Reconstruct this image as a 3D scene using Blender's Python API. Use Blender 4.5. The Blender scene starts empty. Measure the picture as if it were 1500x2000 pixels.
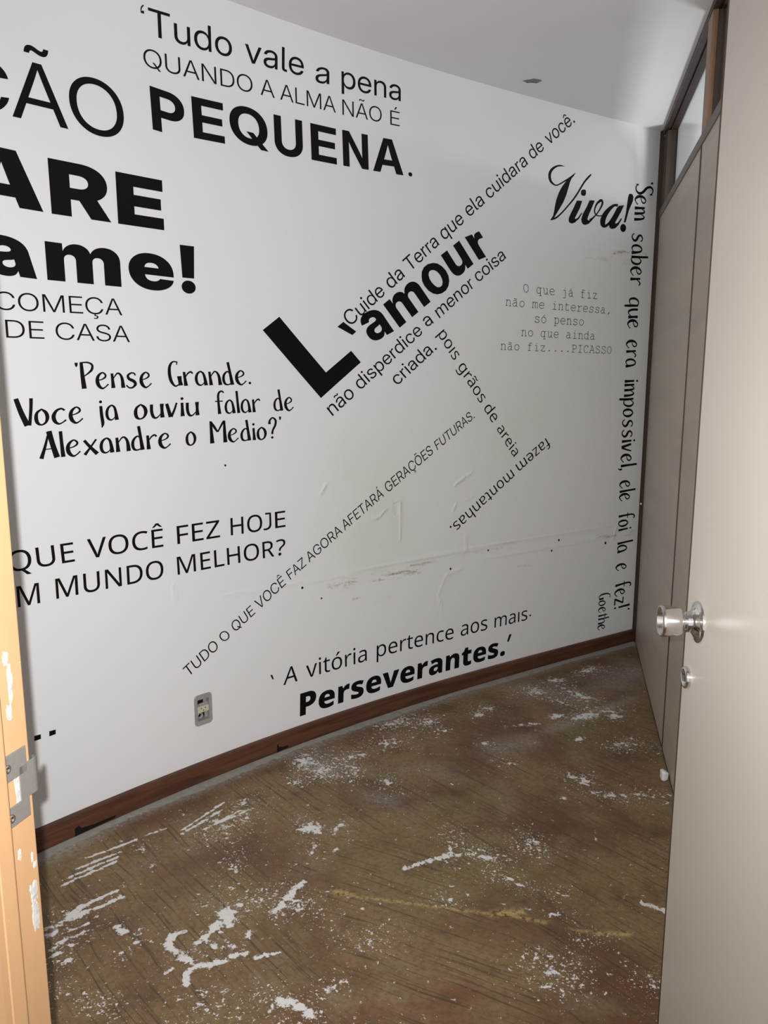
import bpy, bmesh, math, random
from mathutils import Vector, Matrix
from mathutils.geometry import delaunay_2d_cdt
import numpy as np

# ------------------------------------------------------------------ camera, light, exposure
SC = bpy.context.scene
COL = SC.collection
random.seed(7)
R = math.radians
CAM_H = 1.40
cam_d = bpy.data.cameras.new('camera')
cam = bpy.data.objects.new('camera', cam_d); COL.objects.link(cam)
cam_d.sensor_fit = 'HORIZONTAL'; cam_d.sensor_width = 36.0
cam_d.lens = 36.0 * 1520.0 / 1500.0
cam_d.clip_start = 0.02
PITCH = math.atan(265.0 / 1520.0)
cam.location = (0, 0, CAM_H)
cam.rotation_euler = (math.pi / 2 - PITCH, 0, 0)
SC.camera = cam

# the phone's flash: a small lamp beside the lens
fl_d = bpy.data.lights.new('phone_flash', 'SPOT')
fl_d.energy = 196.0; fl_d.color = (1.0, 0.99, 0.985)
fl_d.shadow_soft_size = 0.004; fl_d.spot_size = R(118); fl_d.spot_blend = 1.0
fl = bpy.data.objects.new('phone_flash', fl_d); COL.objects.link(fl)
fl.location = (-0.012, -0.002, CAM_H + 0.018)
fl.rotation_euler = (math.pi / 2 - PITCH, 0, R(9))

# daylight of the neighbouring room, coming over the partition through its clerestory
nb_d = bpy.data.lights.new('neighbour_window_light', 'AREA')
nb_d.energy = 16.0; nb_d.color = (0.93, 0.93, 1.0); nb_d.shape = 'RECTANGLE'; nb_d.size = 1.2; nb_d.size_y = 0.28
nb = bpy.data.objects.new('neighbour_window_light', nb_d); COL.objects.link(nb)
nb.location = (3.9, 1.60, 2.0)
nb.rotation_euler = (Vector((-2.65, 1.6, 0.35))).to_track_quat('-Z', 'Y').to_euler()

# unseen fill light added below the neighbouring ceiling to brighten the clerestory glass
nc_d = bpy.data.lights.new('neighbour_added_fill', 'AREA')
nc_d.energy = 17.0; nc_d.color = (0.95, 0.97, 1.0); nc_d.shape = 'RECTANGLE'; nc_d.size = 0.35; nc_d.size_y = 0.35
nc = bpy.data.objects.new('neighbour_added_fill', nc_d); COL.objects.link(nc)
nc.location = (1.95, 3.4, 1.20)
nc.rotation_euler = (math.pi, 0, 0)

wd = bpy.data.worlds.new('corridor_ambient'); SC.world = wd; wd.use_nodes = True
wd.node_tree.nodes['Background'].inputs[0].default_value = (1.0, 0.97, 0.955, 1)
wd.node_tree.nodes['Background'].inputs[1].default_value = 0.75

SC.view_settings.view_transform = 'Standard'; SC.view_settings.look = 'None'
SC.view_settings.exposure = 0.0; SC.view_settings.gamma = 1.0
SC.view_settings.use_curve_mapping = False

# ------------------------------------------------------------------ measured data (wall: metres along and up; floor: metres)
WRINKLES = [((-0.7456,0.6496),(-0.2786,0.6319),0.006,0.35),((-0.2786,0.6319),(0.0802,0.6428),0.005,0.5),((0.0802,0.6428),(0.7601,0.6473),0.006,0.8),((0.6018,0.6474),(1.4286,0.6462),0.006,0.6),((0.5418,0.5914),(1.3559,0.5959),0.008,0.35),((-0.3079,0.9602),(-0.2761,1.003),0.006,0.7),((-0.0566,0.8439),(-0.0264,0.8405),0.006,0.8),((-0.0264,0.842),(0.0157,0.8773),0.006,0.8),((0.0855,0.8981),(0.0878,0.823),0.007,0.8),((0.0582,0.8977),(0.0622,0.8446),0.006,-0.6),((0.0878,0.823),(0.0823,0.7325),0.006,0.5),((0.0543,0.8996),(0.0855,0.895),0.005,0.8),((0.3773,0.9402),(0.4435,0.9726),0.006,0.9),((0.4435,0.9726),(0.4838,0.9903),0.006,0.7),((0.3729,0.8277),(0.3878,0.8606),0.006,0.7),((0.4325,0.8668),(0.4867,0.8793),0.006,0.4),((0.448,0.7208),(0.4501,0.6343),0.006,0.6),((0.3366,0.5486),(0.4365,0.5652),0.008,0.4),((0.3366,0.5486),(0.2936,0.4619),0.008,0.4),((0.2936,0.4619),(0.3194,0.3945),0.008,0.35),((1.4235,0.5746),(1.4445,0.6449),0.006,0.6),((0.6689,0.495),(0.7124,0.4945),0.004,0.6),((-0.9216,0.7284),(-0.9177,0.6578),0.006,0.4),((1.5069,2.5578),(1.5371,2.216),0.03,0.5),((1.4275,2.545),(1.4925,2.211),0.02,-0.4)]
STAINS = [(0.0263,0.817,0.28,0.26,0.8),(-0.1273,0.9569,0.2,0.2,0.5),(0.7073,1.1854,0.3,0.3,0.35),(0.3572,0.847,0.15,0.12,0.5)]
SCUFFS = [((-0.2547,0.5971),(0.1904,0.5956),0.018,0.9),((-0.1558,0.5274),(-0.1303,0.5312),0.006,0.9),((-0.0397,0.502),(0.0267,0.501),0.006,0.8),((1.3121,1.9606),(1.3361,1.9742),0.006,1.6),((1.3572,1.9806),(1.4074,1.9894),0.006,1.5),((1.4187,1.9856),(1.55,1.9845),0.006,1.3),((1.1569,1.9368),(1.4772,1.95),0.03,0.22),((0.6846,0.5237),(0.7325,0.5267),0.004,1.2),((0.765,0.5247),(0.8973,0.524),0.004,0.9),((1.3179,0.6002),(1.5701,0.5986),0.012,0.6),((0.1348,0.6216),(0.665,0.6276),0.004,0.9)]
NAILS = [(-0.3965,0.6162,0.004),(-0.3087,0.5588,0.003),(0.3624,0.5724,0.004),(0.9882,0.5737,0.004),(1.0341,0.62,0.0045),(1.3674,0.5667,0.0055),(0.5823,0.6262,0.0035),(-0.7069,1.1022,0.003)]
CHIPS = [(-1.3108,0.135,1.0,1),(-0.5381,0.05,1.1,1)]
BLOBS = [(-0.5375,2.2825,0.0311,0.018,-2.152,0.44),(-0.47,2.3922,0.0426,0.0275,-2.242,0.34),(-0.4805,2.277,0.0731,0.031,-2.38,0.32),(-0.8129,1.84,0.0396,0.0216,-2.538,0.7),(-0.7795,1.7295,0.0165,0.0106,-2.591,0.56),(-0.769,1.6789,0.0135,0.0101,-2.642,0.54),(-0.6765,1.785,0.023,0.0163,2.381,0.68),(-0.6254,1.7779,0.0126,0.0089,2.257,0.6),(-0.6223,1.7397,0.0128,0.0102,-2.864,0.58),(-0.6492,1.7548,0.0084,0.0058,-0.369,0.53),(-0.6468,1.7029,0.0088,0.0057,-2.603,0.5),(-0.7587,1.5856,0.0076,0.005,-0.239,0.48),(-0.4152,1.84,0.0346,0.0237,1.954,0.93),(-0.4322,1.7994,0.0308,0.017,-2.008,0.83),(-0.4002,1.803,0.0158,0.0125,-0.391,0.68),(-0.4561,1.7604,0.027,0.012,-2.164,0.68),(-0.4685,1.7397,0.0131,0.0102,-0.486,0.63),(-0.3869,1.8822,0.0158,0.0093,-0.097,0.58),(-0.4145,1.7744,0.0116,0.0093,-0.488,0.63),(-0.3462,1.7674,0.0144,0.0105,1.954,0.6),(-0.5375,1.7329,0.0156,0.0083,1.95,0.63),(-0.4074,1.6706,0.0284,0.0117,-2.97,0.76),(-0.4238,1.951,0.0123,0.0096,-0.35,0.53),(-0.4293,2.0378,0.0255,0.0066,1.77,0.5),(-0.4799,1.8768,0.0112,0.008,-2.469,0.53),(-0.654,2.3195,0.0111,0.0081,2.182,0.53),(-0.7248,2.1317,0.0146,0.0094,-0.24,0.5),(-0.6736,2.0468,0.012,0.0085,-0.372,0.46),(-0.3456,1.902,0.0371,0.0174,-0.045,0.36),(-0.424,1.7262,0.078,0.0329,-0.047,0.3),(-0.2812,1.8552,0.0453,0.0204,1.738,0.3),(-0.406,1.5599,0.0541,0.0327,-0.135,0.3),(-0.2365,1.5543,0.0224,0.0165,-0.162,0.38),(-0.633,1.5487,0.0065,0.005,-0.294,0.44),(-0.665,1.5515,0.006,0.005,-0.349,0.42),(-0.2939,2.673,0.0533,0.0414,1.829,0.48),(-0.2319,2.5984,0.0452,0.036,1.799,0.42),(0.0145,2.8093,0.0617,0.0317,-2.761,0.44),(-0.1088,2.7118,0.0486,0.0191,-2.82,0.38),(0.0361,2.9915,0.0782,0.0188,-2.416,0.4),(-0.1043,2.5893,0.0251,0.0127,1.62,0.5),(0.0132,2.5275,0.0274,0.0124,1.565,0.5),(-0.3058,2.5275,0.0166,0.0148,-0.62,0.48),(-0.2305,2.2408,0.0423,0.0295,2.52,0.68),(-0.1382,2.252,0.0243,0.0178,-2.764,0.5),(-0.213,2.1344,0.027,0.0093,1.549,0.58),(-0.148,2.1281,0.0156,0.0111,-2.201,0.58),(-0.1725,2.2066,0.0173,0.0081,-0.02,0.5),(-0.0953,2.1772,0.0124,0.0079,-0.027,0.48),(-0.1467,2.2339,0.0478,0.0406,-0.157,0.28),(0.398,3.0761,0.0305,0.0263,0.413,0.58),(0.4488,3.1393,0.0327,0.0228,0.129,0.42),(0.718,3.0589,0.0387,0.0224,-2.386,0.66),(0.8395,3.0589,0.0769,0.0244,-2.862,0.64),(0.9676,3.0638,0.0368,0.0235,1.062,0.58),(0.8714,3.2732,0.0854,0.0349,2.258,0.46),(0.983,3.5755,0.0652,0.0246,-2.54,0.52),(0.8086,3.4485,0.0474,0.0182,0.038,0.54),(0.757,3.213,0.0597,0.0123,2.359,0.5),(0.6884,3.3155,0.0465,0.0332,0.215,0.44),(0.572,2.9798,0.0851,0.0181,-3.013,0.4),(0.9393,3.1138,0.098,0.0493,0.098,0.32),(0.6676,2.5589,0.0311,0.0171,2.372,0.56),(0.7044,2.5275,0.0265,0.0223,1.812,0.6),(0.7621,2.8518,0.0259,0.0198,0.869,0.58),(0.771,2.4356,0.0453,0.0166,2.994,0.5),(0.7153,2.4518,0.0304,0.0129,0.059,0.42),(0.8722,2.4437,0.0262,0.0127,0.104,0.42),(0.9108,2.803,0.0499,0.0283,0.151,0.3),(0.6088,2.4195,0.0129,0.0103,0.579,0.5),(0.3855,2.8093,0.0179,0.0144,0.25,0.52),(0.192,3.0034,0.0396,0.0139,-2.532,0.48),(0.2429,2.9224,0.0166,0.0153,0.575,0.48),(0.4678,2.654,0.0188,0.013,0.155,0.44),(0.1905,2.0932,0.039,0.0153,-2.878,0.66),(0.1994,2.1281,0.0301,0.0091,1.479,0.58),(0.2985,2.0907,0.0353,0.0111,2.905,0.6),(0.4619,2.1641,0.025,0.0154,2.17,0.54),(0.474,2.1281,0.0157,0.0121,0.342,0.44),(0.4059,1.6368,0.0218,0.0116,2.786,0.63),(0.4418,1.5953,0.0098,0.0061,2.648,0.58),(0.3805,1.5953,0.0165,0.005,0.012,0.5),(0.4476,1.6198,0.0167,0.005,0.014,0.5),(0.3686,1.6813,0.011,0.0053,0.057,0.5),(0.4509,1.6656,0.014,0.0052,0.038,0.46),(0.3512,1.9941,0.0192,0.0107,2.318,0.56),(0.3782,1.9659,0.0174,0.0077,2.244,0.5),(0.1796,1.8982,0.014,0.0104,0.105,0.56),(0.1547,1.9154,0.0089,0.0079,0.292,0.5),(0.3139,2.0202,0.023,0.0053,-2.267,0.44),(-0.2492,1.8826,0.0607,0.0379,-0.076,0.32),(-0.1635,1.5166,0.0158,0.0079,-0.032,0.58),(-0.1186,1.5972,0.035,0.0131,-2.554,0.42),(0.5025,1.7471,0.0178,0.005,0.017,0.53),(0.6304,1.6119,0.0125,0.0075,0.215,0.4),(0.4578,1.8383,0.0326,0.0102,2.939,0.38),(0.4967,1.9154,0.0158,0.0053,0.029,0.5),(-0.047,1.7324,0.0321,0.0177,-0.01,0.32)]
STREAKS = [([(-0.8754,2.0885),(-0.7594,2.1765)],0.0065,0.64),([(-0.8883,2.0333),(-0.7873,2.1171)],0.0065,0.62),([(-0.9071,1.9832),(-0.7898,2.0904)],0.0065,0.64),([(-0.8981,1.961),(-0.7838,2.0726)],0.0065,0.64),([(-0.7373,2.2022),(-0.6867,2.2369)],0.0065,0.52),([(-0.6255,2.2126),(-0.5317,2.3448)],0.0065,0.62),([(-0.6309,2.2337),(-0.5344,2.3897)],0.0065,0.58),([(-0.5638,2.2337),(-0.4679,2.3448)],0.0065,0.6),([(-0.549,2.2498),(-0.4316,2.3565)],0.0065,0.52),([(-0.8181,1.8667),(-0.7366,1.941)],0.007200000000000001,0.64),([(-0.8673,1.7872),(-0.8352,1.8191)],0.009000000000000001,0.53),([(-0.75,1.8799),(-0.7187,1.9116)],0.0108,0.5599999999999999),([(-0.8569,1.7569),(-0.8401,1.7758)],0.0108,0.58),([(-0.7981,1.8552),(-0.7533,1.8744)],0.007200000000000001,0.64),([(-0.8277,1.7639),(-0.7696,1.8067)],0.0065,0.52),([(-0.8283,1.7128),(-0.8058,1.7343)],0.007200000000000001,0.64),([(-0.8139,1.6898),(-0.8002,1.7029)],0.007200000000000001,0.62),([(-0.8316,1.7262),(-0.7601,1.7815)],0.0065,0.5),([(-0.5189,1.7744),(-0.5404,1.7618),(-0.5432,1.7397),(-0.5272,1.7128),(-0.4977,1.6918),(-0.4647,1.6738)],0.0126,0.6),([(-0.3829,1.6898),(-0.3415,1.6983)],0.009000000000000001,0.53),([(-0.3157,1.6866),(-0.2653,1.7009)],0.009000000000000001,0.53),([(-0.4635,1.6032),(-0.4694,1.6394),(-0.4562,1.658),(-0.4302,1.6674)],0.0117,0.58),([(-0.5204,1.6363),(-0.5107,1.6517)],0.007200000000000001,0.57),([(0.0619,2.0368),(0.1602,2.0882)],0.012,0.51),([(-0.2923,1.8508),(-0.2646,1.9022),(-0.2325,1.97)],0.014,0.57),([(-0.2404,1.5574),(-0.187,1.5364),(-0.1559,1.5122)],0.014,0.63),([(0.6999,1.8852),(0.7498,1.8508)],0.01,0.65)]
YELLOWS = [([(-0.1297,1.9342),(-0.0955,1.9207)],0.013,1),([(-0.0952,1.9154),(0.0359,1.893),(0.2061,1.8583),(0.2894,1.8433)],0.0055,0.9),([(0.2894,1.8433),(0.3627,1.8508)],0.014,1),([(0.3229,1.8408),(0.4185,1.8114)],0.006,1),([(0.4788,1.784),(0.5466,1.7758)],0.007,0.6),([(0.5457,1.7723),(0.6224,1.7688)],0.008,1)]
DUSTS = [([(-0.9902,2.0886),(-0.8379,2.2908),(-0.6837,2.4332),(-0.3836,2.715),(-0.063,2.9947),(0.4347,3.3623),(1.3124,3.9484)],0.035,0.9),([(0.4402,2.7822),(0.5443,2.824)],0.06,0.55),([(1.0596,3.4181),(1.215,3.5755)],0.1,0.6),([(0.663,2.9224),(1.0878,3.2456)],0.03,0.5),([(-0.0386,2.4275),(0.021,2.3958)],0.04,0.45),([(-0.2789,2.7118),(-0.1876,2.6167)],0.07,0.45),([(0.5747,3.3882),(0.8534,3.2456)],0.1,0.35),([(0.16,2.6167),(0.2287,2.5625)],0.06,0.25)]
PATCHES = [(1.1448,-0.0065,0.014,0.007,1),(1.1199,-0.0035,0.036,0.006,2),(1.0927,-0.0072,0.016,0.007,3),(1.0187,-0.0043,0.034,0.01,4),(0.8998,0.0039,0.022,0.01,5),(0.875,0.0041,0.036,0.009,6),(0.9491,-0.01,0.012,0.005,7),(0.9358,0.0057,0.012,0.003,8),(0.927,0.0083,0.007,0.005,9)]
CHUNKS = [((0.9877,2.542),(0.013,0.016,0.02),5,'white lump of plaster on the floor against the beige partition')]
RIDGE_A = 48.2
RIDGE_B = 26.200000000000003
GLYPHS = [
[[83,891,83,1000,1619,1000,1619,891,975,891,975,0,729,0,729,891]],
[[697,-13,552,-13,316,50,178,176,179,270,179,718,411,718,411,278,410,187,588,93,747,93,850,93,1020,136,1120,226,1121,295,1121,718,1353,718,1353,0,1127,0,1127,174,1185,174,1114,77,864,-13]],
[[727,-14,540,-14,260,80,106,247,107,359,106,470,262,638,542,730,727,730,830,730,998,699,1126,645,1167,610,1175,610,1175,1000,1405,1000,1405,0,1181,0,1181,109,1173,109,1126,73,996,17,830,-14],[761,90,894,90,1086,157,1188,278,1189,359,1188,440,1086,560,894,627,761,627,634,627,444,564,340,444,341,359,340,274,446,154,634,90]],
[[771,-16,572,-16,272,79,106,247,107,357,106,468,272,637,572,733,771,733,968,733,1266,637,1434,468,1435,357,1434,247,1266,79,968,-16],[771,88,908,88,1100,157,1200,278,1201,357,1200,437,1100,559,908,628,771,628,632,628,440,559,340,437,341,357,340,278,440,157,632,88]],
[[601,0,49,718,299,718,609,302,648,247,720,137,755,83,693,83,728,137,796,247,837,302,1143,718,1391,718,837,0]],
[[609,-12,466,-12,242,37,110,135,111,206,110,268,208,345,370,390,572,412,679,419,814,428,972,438,1042,460,1043,487,1043,493,1042,533,968,594,828,629,729,629,628,629,476,596,384,541,377,507,143,516,160,581,320,677,570,730,727,730,840,730,1038,700,1186,640,1270,550,1271,490,1271,0,1043,0,1043,101,1037,101,1010,75,908,23,736,-12],[643,91,780,91,958,142,1042,223,1043,269,1043,361,1028,354,950,343,842,333,722,324,669,320,584,315,438,289,346,240,347,200,346,165,420,117,552,91]],
[[537,-1,346,-1,178,76,179,161,179,1000,411,1000,411,177,410,131,466,99,551,99,568,99,602,100,615,100,627,1,606,0,558,-1]],
[[775,-16,564,-16,266,79,106,248,107,357,106,466,270,636,564,733,757,733,896,733,1134,682,1306,585,1402,447,1403,360,1403,324,237,324,237,423,1275,423,1173,388,1172,461,1072,570,884,629,757,629,626,629,438,569,336,462,337,393,337,340,336,265,440,151,636,88,775,88,872,88,1024,118,1126,174,1149,211,1379,204,1348,138,1180,40,928,-16]],
[[179,-281,179,718,405,718,405,610,413,610,454,645,582,699,754,730,859,730,1044,730,1322,638,1476,470,1477,359,1476,247,1322,80,1044,-14,859,-14,754,-14,588,17,462,73,417,109,411,109,411,-281],[823,90,950,90,1138,154,1242,274,1243,359,1242,444,1138,564,950,627,823,627,690,627,498,560,394,440,395,359,394,278,498,157,690,90]],
[[411,423,411,0,179,0,179,718,405,718,405,544,347,544,416,642,666,730,835,730,980,730,1214,668,1352,543,1353,448,1353,0,1121,0,1121,440,1120,531,944,625,785,625,680,625,510,582,410,493]],
[[963,313,1181,313,1429,149,1475,118,1793,-94,1575,-94,1349,58,1303,88],[1017,-14,758,-14,358,116,130,348,131,499,130,652,358,884,758,1014,1017,1014,1276,1014,1674,884,1900,652,1901,499,1900,348,1674,116,1276,-14],[1017,79,1208,79,1520,178,1702,367,1703,499,1702,633,1520,821,1208,921,1017,921,824,921,512,822,328,633,329,499,328,367,512,179,824,79]],
[[967,-15,738,-15,394,77,202,238,203,340,203,1000,401,1000,401,347,400,270,540,148,794,78,967,78,1138,78,1392,148,1530,270,1531,347,1531,1000,1731,1000,1731,340,1730,238,1538,77,1194,-15]],
[[39,0,777,1000,1007,1000,1743,0,1531,0,1071,644,1028,702,932,845,865,953,919,953,850,845,752,701,713,644,247,0],[395,293,395,382,1385,382,1385,293]],
[[219,0,219,1000,445,1000,1337,324,1370,299,1458,229,1556,148,1603,108,1577,94,1572,133,1566,223,1564,305,1565,331,1565,1000,1765,1000,1765,0,1535,0,711,622,672,651,572,730,448,832,373,893,403,912,408,845,414,735,416,651,417,623,417,0]],
[[813,0,329,0,329,89,801,89,1056,89,1396,188,1566,374,1567,502,1566,629,1400,812,1074,911,833,911,321,911,321,1000,847,1000,1132,1000,1544,881,1762,658,1763,502,1762,345,1540,120,1114,0],[417,1000,417,0,219,0,219,1000]],
[[1017,-14,758,-14,358,116,130,348,131,499,130,652,358,884,758,1014,1017,1014,1276,1014,1674,884,1900,652,1901,499,1900,348,1674,116,1276,-14],[1017,79,1208,79,1520,178,1702,367,1703,499,1702,633,1520,821,1208,921,1017,921,824,921,512,822,328,633,329,499,328,367,512,179,824,79]],
[[219,0,219,1000,417,1000,417,89,1391,89,1391,0]],
[[219,0,219,1000,493,1000,1043,319,1060,297,1106,238,1154,174,1198,114,1213,91,1165,91,1180,113,1222,173,1270,238,1316,297,1335,319,1879,1000,2153,1000,2153,0,1959,0,1959,624,1958,655,1958,724,1962,798,1964,873,1967,908,1995,908,1964,866,1904,785,1848,711,1800,648,1781,624,1271,0,1101,0,589,624,568,648,518,711,462,785,402,866,369,908,405,908,406,873,408,799,412,725,412,655,413,624,413,0]],
[[39,0,777,1000,1007,1000,1743,0,1531,0,1071,644,1028,702,932,845,865,953,919,953,850,845,752,701,713,644,247,0],[395,293,395,382,1385,382,1385,293],[1069,1141,1016,1141,926,1159,844,1183,772,1202,743,1202,700,1202,654,1167,651,1144,511,1144,516,1200,620,1273,723,1273,776,1273,864,1254,940,1230,1010,1211,1047,1211,1086,1211,1130,1238,1139,1269,1277,1269,1268,1211,1160,1141]],
[[219,0,219,1000,1475,1000,1475,911,417,911,417,554,1395,554,1395,465,417,465,417,89,1479,89,1479,0],[763,1093,947,1292,1161,1292,923,1093]],
[[153,0,153,1000,947,1000,1172,1000,1500,918,1678,769,1679,668,1678,567,1498,418,1166,336,941,336,399,336,399,513,907,513,1016,513,1172,551,1256,621,1257,668,1256,716,1172,784,1016,822,907,822,579,822,579,0]],
[[153,0,153,1000,1577,1000,1577,819,579,819,579,593,1501,593,1501,416,579,416,579,181,1577,181,1577,0]],
[[879,346,1235,346,1417,230,1591,128,1931,-82,1543,-82,1319,59,1189,142],[1035,-16,766,-16,338,109,90,339,91,499,90,660,338,892,766,1016,1035,1016,1304,1016,1730,892,1978,660,1979,499,1978,339,1730,108,1304,-16],[1035,172,1186,172,1418,249,1548,395,1549,499,1548,604,1418,751,1186,828,1035,828,882,828,650,751,520,604,521,499,520,395,650,249,882,172]],
[[977,-16,726,-16,354,76,148,241,149,350,149,1000,569,1000,569,367,568,309,670,220,852,169,977,169,1100,169,1284,220,1386,309,1387,367,1387,1000,1805,1000,1805,350,1804,241,1598,76,1226,-16]],
[[153,0,153,1000,605,1000,1231,501,1264,474,1358,391,1460,295,1509,246,1461,203,1454,252,1444,374,1440,487,1441,520,1441,1000,1869,1000,1869,0,1415,0,845,453,802,487,692,582,560,702,487,771,559,789,566,716,576,585,580,483,581,454,581,0]],
[[25,0,719,1000,1273,1000,1973,0,1499,0,1191,476,1130,574,1008,787,941,917,1051,917,980,786,858,574,799,476,487,0],[471,216,471,385,1525,385,1525,216]],
[[373,-12,274,-12,138,56,139,104,138,153,274,221,373,221,470,221,606,153,607,104,606,56,470,-12]],
[[1047,-16,774,-16,362,115,130,347,131,499,130,653,360,885,774,1016,1047,1016,1202,1016,1476,969,1694,881,1840,757,1869,678,1619,678,1594,732,1490,815,1340,873,1154,902,1047,902,842,902,540,801,374,621,375,499,374,379,540,198,844,98,1047,98,1154,98,1340,128,1490,184,1594,267,1621,321,1869,321,1840,243,1694,119,1476,31,1202,-16],[877,-282,877,-212,1033,-212,1102,-212,1166,-191,1167,-168,1166,-145,1102,-124,1033,-124,925,-124,965,31,1091,31,1091,-2,1091,-59,1208,-62,1342,-119,1343,-168,1342,-227,1178,-282,1035,-282]],
[[37,0,773,1000,1051,1000,1783,0,1523,0,1101,601,1060,659,956,815,879,941,945,941,866,815,762,658,721,601,293,0],[415,280,415,389,1405,389,1405,280],[1089,1135,1040,1135,946,1151,860,1173,788,1190,765,1190,730,1190,696,1156,695,1137,529,1137,532,1197,634,1275,741,1275,792,1275,880,1258,958,1235,1030,1218,1065,1218,1098,1218,1132,1243,1139,1272,1299,1272,1294,1210,1186,1135]],
[[1035,-16,772,-16,364,115,130,348,131,499,130,652,364,884,772,1016,1035,1016,1298,1016,1706,884,1938,652,1939,499,1938,348,1706,115,1298,-16],[1035,98,1216,98,1516,191,1696,370,1697,499,1696,629,1516,809,1216,902,1035,902,854,902,554,809,374,629,375,499,374,370,554,191,854,98]],
[[15,0,681,1000,1431,1000,2107,0,1481,0,1255,388,1182,514,1046,766,983,899,1127,899,1062,766,928,514,855,388,625,0],[511,171,511,383,1611,383,1611,171]],
[[113,0,113,1000,965,1000,1200,1000,1546,916,1734,760,1735,653,1734,548,1538,398,1182,317,939,317,453,317,453,532,905,532,990,532,1116,561,1184,615,1185,653,1184,691,1116,746,990,775,905,775,667,775,667,0],[1215,0,769,455,1341,455,1799,0]],
[[113,0,113,1000,1639,1000,1639,768,667,768,667,613,1563,613,1563,388,667,388,667,232,1637,232,1637,0]],
[[553,-13,408,-13,190,33,68,127,69,198,68,259,150,342,300,396,498,424,615,428,738,432,890,446,958,471,959,491,959,493,958,510,916,533,844,546,795,546,742,546,664,532,618,503,613,481,123,487,136,563,300,673,598,733,815,733,976,733,1228,699,1402,634,1490,541,1491,483,1491,0,973,0,973,101,965,101,918,59,796,9,644,-13],[727,155,784,155,894,178,962,222,963,254,963,312,942,308,898,301,846,295,784,289,749,286,692,281,612,262,570,233,571,214,570,196,610,169,680,155]],
[[121,0,121,718,631,718,639,539,615,539,648,607,786,692,972,733,1075,733,1232,733,1468,637,1499,535,1457,535,1482,603,1630,690,1834,733,1947,733,2088,733,2306,671,2428,558,2429,481,2429,0,1891,0,1891,414,1890,462,1790,518,1709,518,1654,518,1574,493,1530,446,1531,414,1531,0,1019,0,1019,414,1018,462,920,518,837,518,782,518,702,493,658,446,659,414,659,0]],
[[825,-16,600,-16,256,79,66,248,67,359,66,469,256,638,592,733,813,733,978,733,1250,680,1448,582,1556,447,1557,365,1557,295,227,295,227,445,1311,445,1063,418,1062,457,1006,512,902,541,827,541,750,541,644,512,590,457,591,418,591,301,590,260,650,202,764,172,845,172,900,172,992,187,1056,214,1073,234,1547,226,1518,155,1318,46,1012,-16]],
[[169,316,121,1000,691,1000,641,316],[405,-13,286,-13,124,66,125,125,124,183,286,263,405,263,524,263,686,183,687,125,686,66,524,-13]],
[[1027,-14,760,-14,356,115,130,347,131,499,130,653,356,884,760,1014,1027,1014,1186,1014,1460,965,1670,874,1806,753,1833,681,1631,681,1606,734,1502,822,1346,886,1144,921,1027,921,822,921,508,818,328,629,329,499,328,370,508,181,822,79,1027,79,1144,79,1344,114,1500,178,1606,266,1631,319,1833,319,1808,247,1670,126,1460,36,1186,-14]],
[[219,0,219,1000,1475,1000,1475,911,417,911,417,554,1395,554,1395,465,417,465,417,89,1479,89,1479,0]],
[[1027,-14,760,-14,356,115,130,347,131,499,130,653,356,884,760,1014,1027,1014,1186,1014,1460,965,1670,874,1806,753,1833,681,1631,681,1606,734,1502,822,1346,886,1144,921,1027,921,822,921,508,818,328,629,329,499,328,370,508,181,822,79,1027,79,1144,79,1344,114,1500,178,1606,266,1631,319,1833,319,1808,247,1670,126,1460,36,1186,-14],[867,-282,867,-222,1019,-222,1090,-222,1162,-196,1163,-170,1162,-144,1090,-118,1015,-118,915,-118,957,26,1067,26,1067,-1,1057,-62,1176,-64,1310,-121,1311,-170,1310,-226,1154,-282,1019,-282]],
[[841,-16,624,-16,306,60,128,197,125,290,327,290,330,223,458,126,686,75,841,75,992,75,1218,122,1346,209,1347,267,1346,312,1258,379,1078,428,935,447,707,478,428,514,168,640,169,737,168,820,336,945,636,1015,833,1015,1030,1015,1324,942,1492,811,1499,723,1303,723,1290,816,1034,924,827,924,692,924,482,878,364,795,365,742,364,698,456,633,634,586,767,568,991,539,1120,521,1326,473,1468,408,1544,323,1545,269,1544,186,1368,57,1054,-16]],
[[2021,501,2020,381,1892,183,1638,46,1447,13,1927,-238,1549,-238,1165,-13,1148,-13,1112,-14,1097,-14,860,-14,512,60,282,196,170,386,171,503,170,657,372,887,784,1015,1101,1015,1402,1015,1812,888,2020,657],[453,501,452,377,588,198,876,102,1097,102,1318,102,1602,198,1738,377,1739,501,1738,688,1432,899,1101,899,876,899,588,804,452,626]],
[[1801,355,1800,251,1630,83,1284,-14,1017,-14,642,-14,250,190,251,358,251,1000,519,1000,519,355,518,234,772,102,1031,102,1208,102,1430,166,1534,281,1535,356,1535,1000,1801,1000]],
[[1391,0,269,0,269,1000,1391,1000,1391,884,537,884,537,580,1341,580,1341,465,537,465,537,117,1391,117]],
[[1695,1000,985,0,711,0,1,1000,283,1000,725,366,754,326,798,249,834,180,849,146,860,180,898,251,944,327,973,368,1411,1000]],
[[2021,501,2020,385,1904,196,1670,59,1324,-14,1097,-14,860,-14,512,60,282,196,170,386,171,503,170,657,372,887,784,1015,1101,1015,1402,1015,1812,888,2020,657],[453,501,452,377,588,198,876,102,1097,102,1318,102,1602,198,1738,377,1739,501,1738,688,1432,899,1101,899,876,899,588,804,452,626]],
[[1129,897,972,897,720,844,544,740,452,592,453,500,452,378,602,199,902,103,1127,103,1258,103,1494,126,1609,143,1609,27,1494,6,1254,-14,1091,-14,782,-14,374,112,170,345,171,501,170,615,296,802,540,940,898,1014,1131,1014,1284,1014,1572,983,1687,955,1583,842,1488,864,1262,897]],
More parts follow.
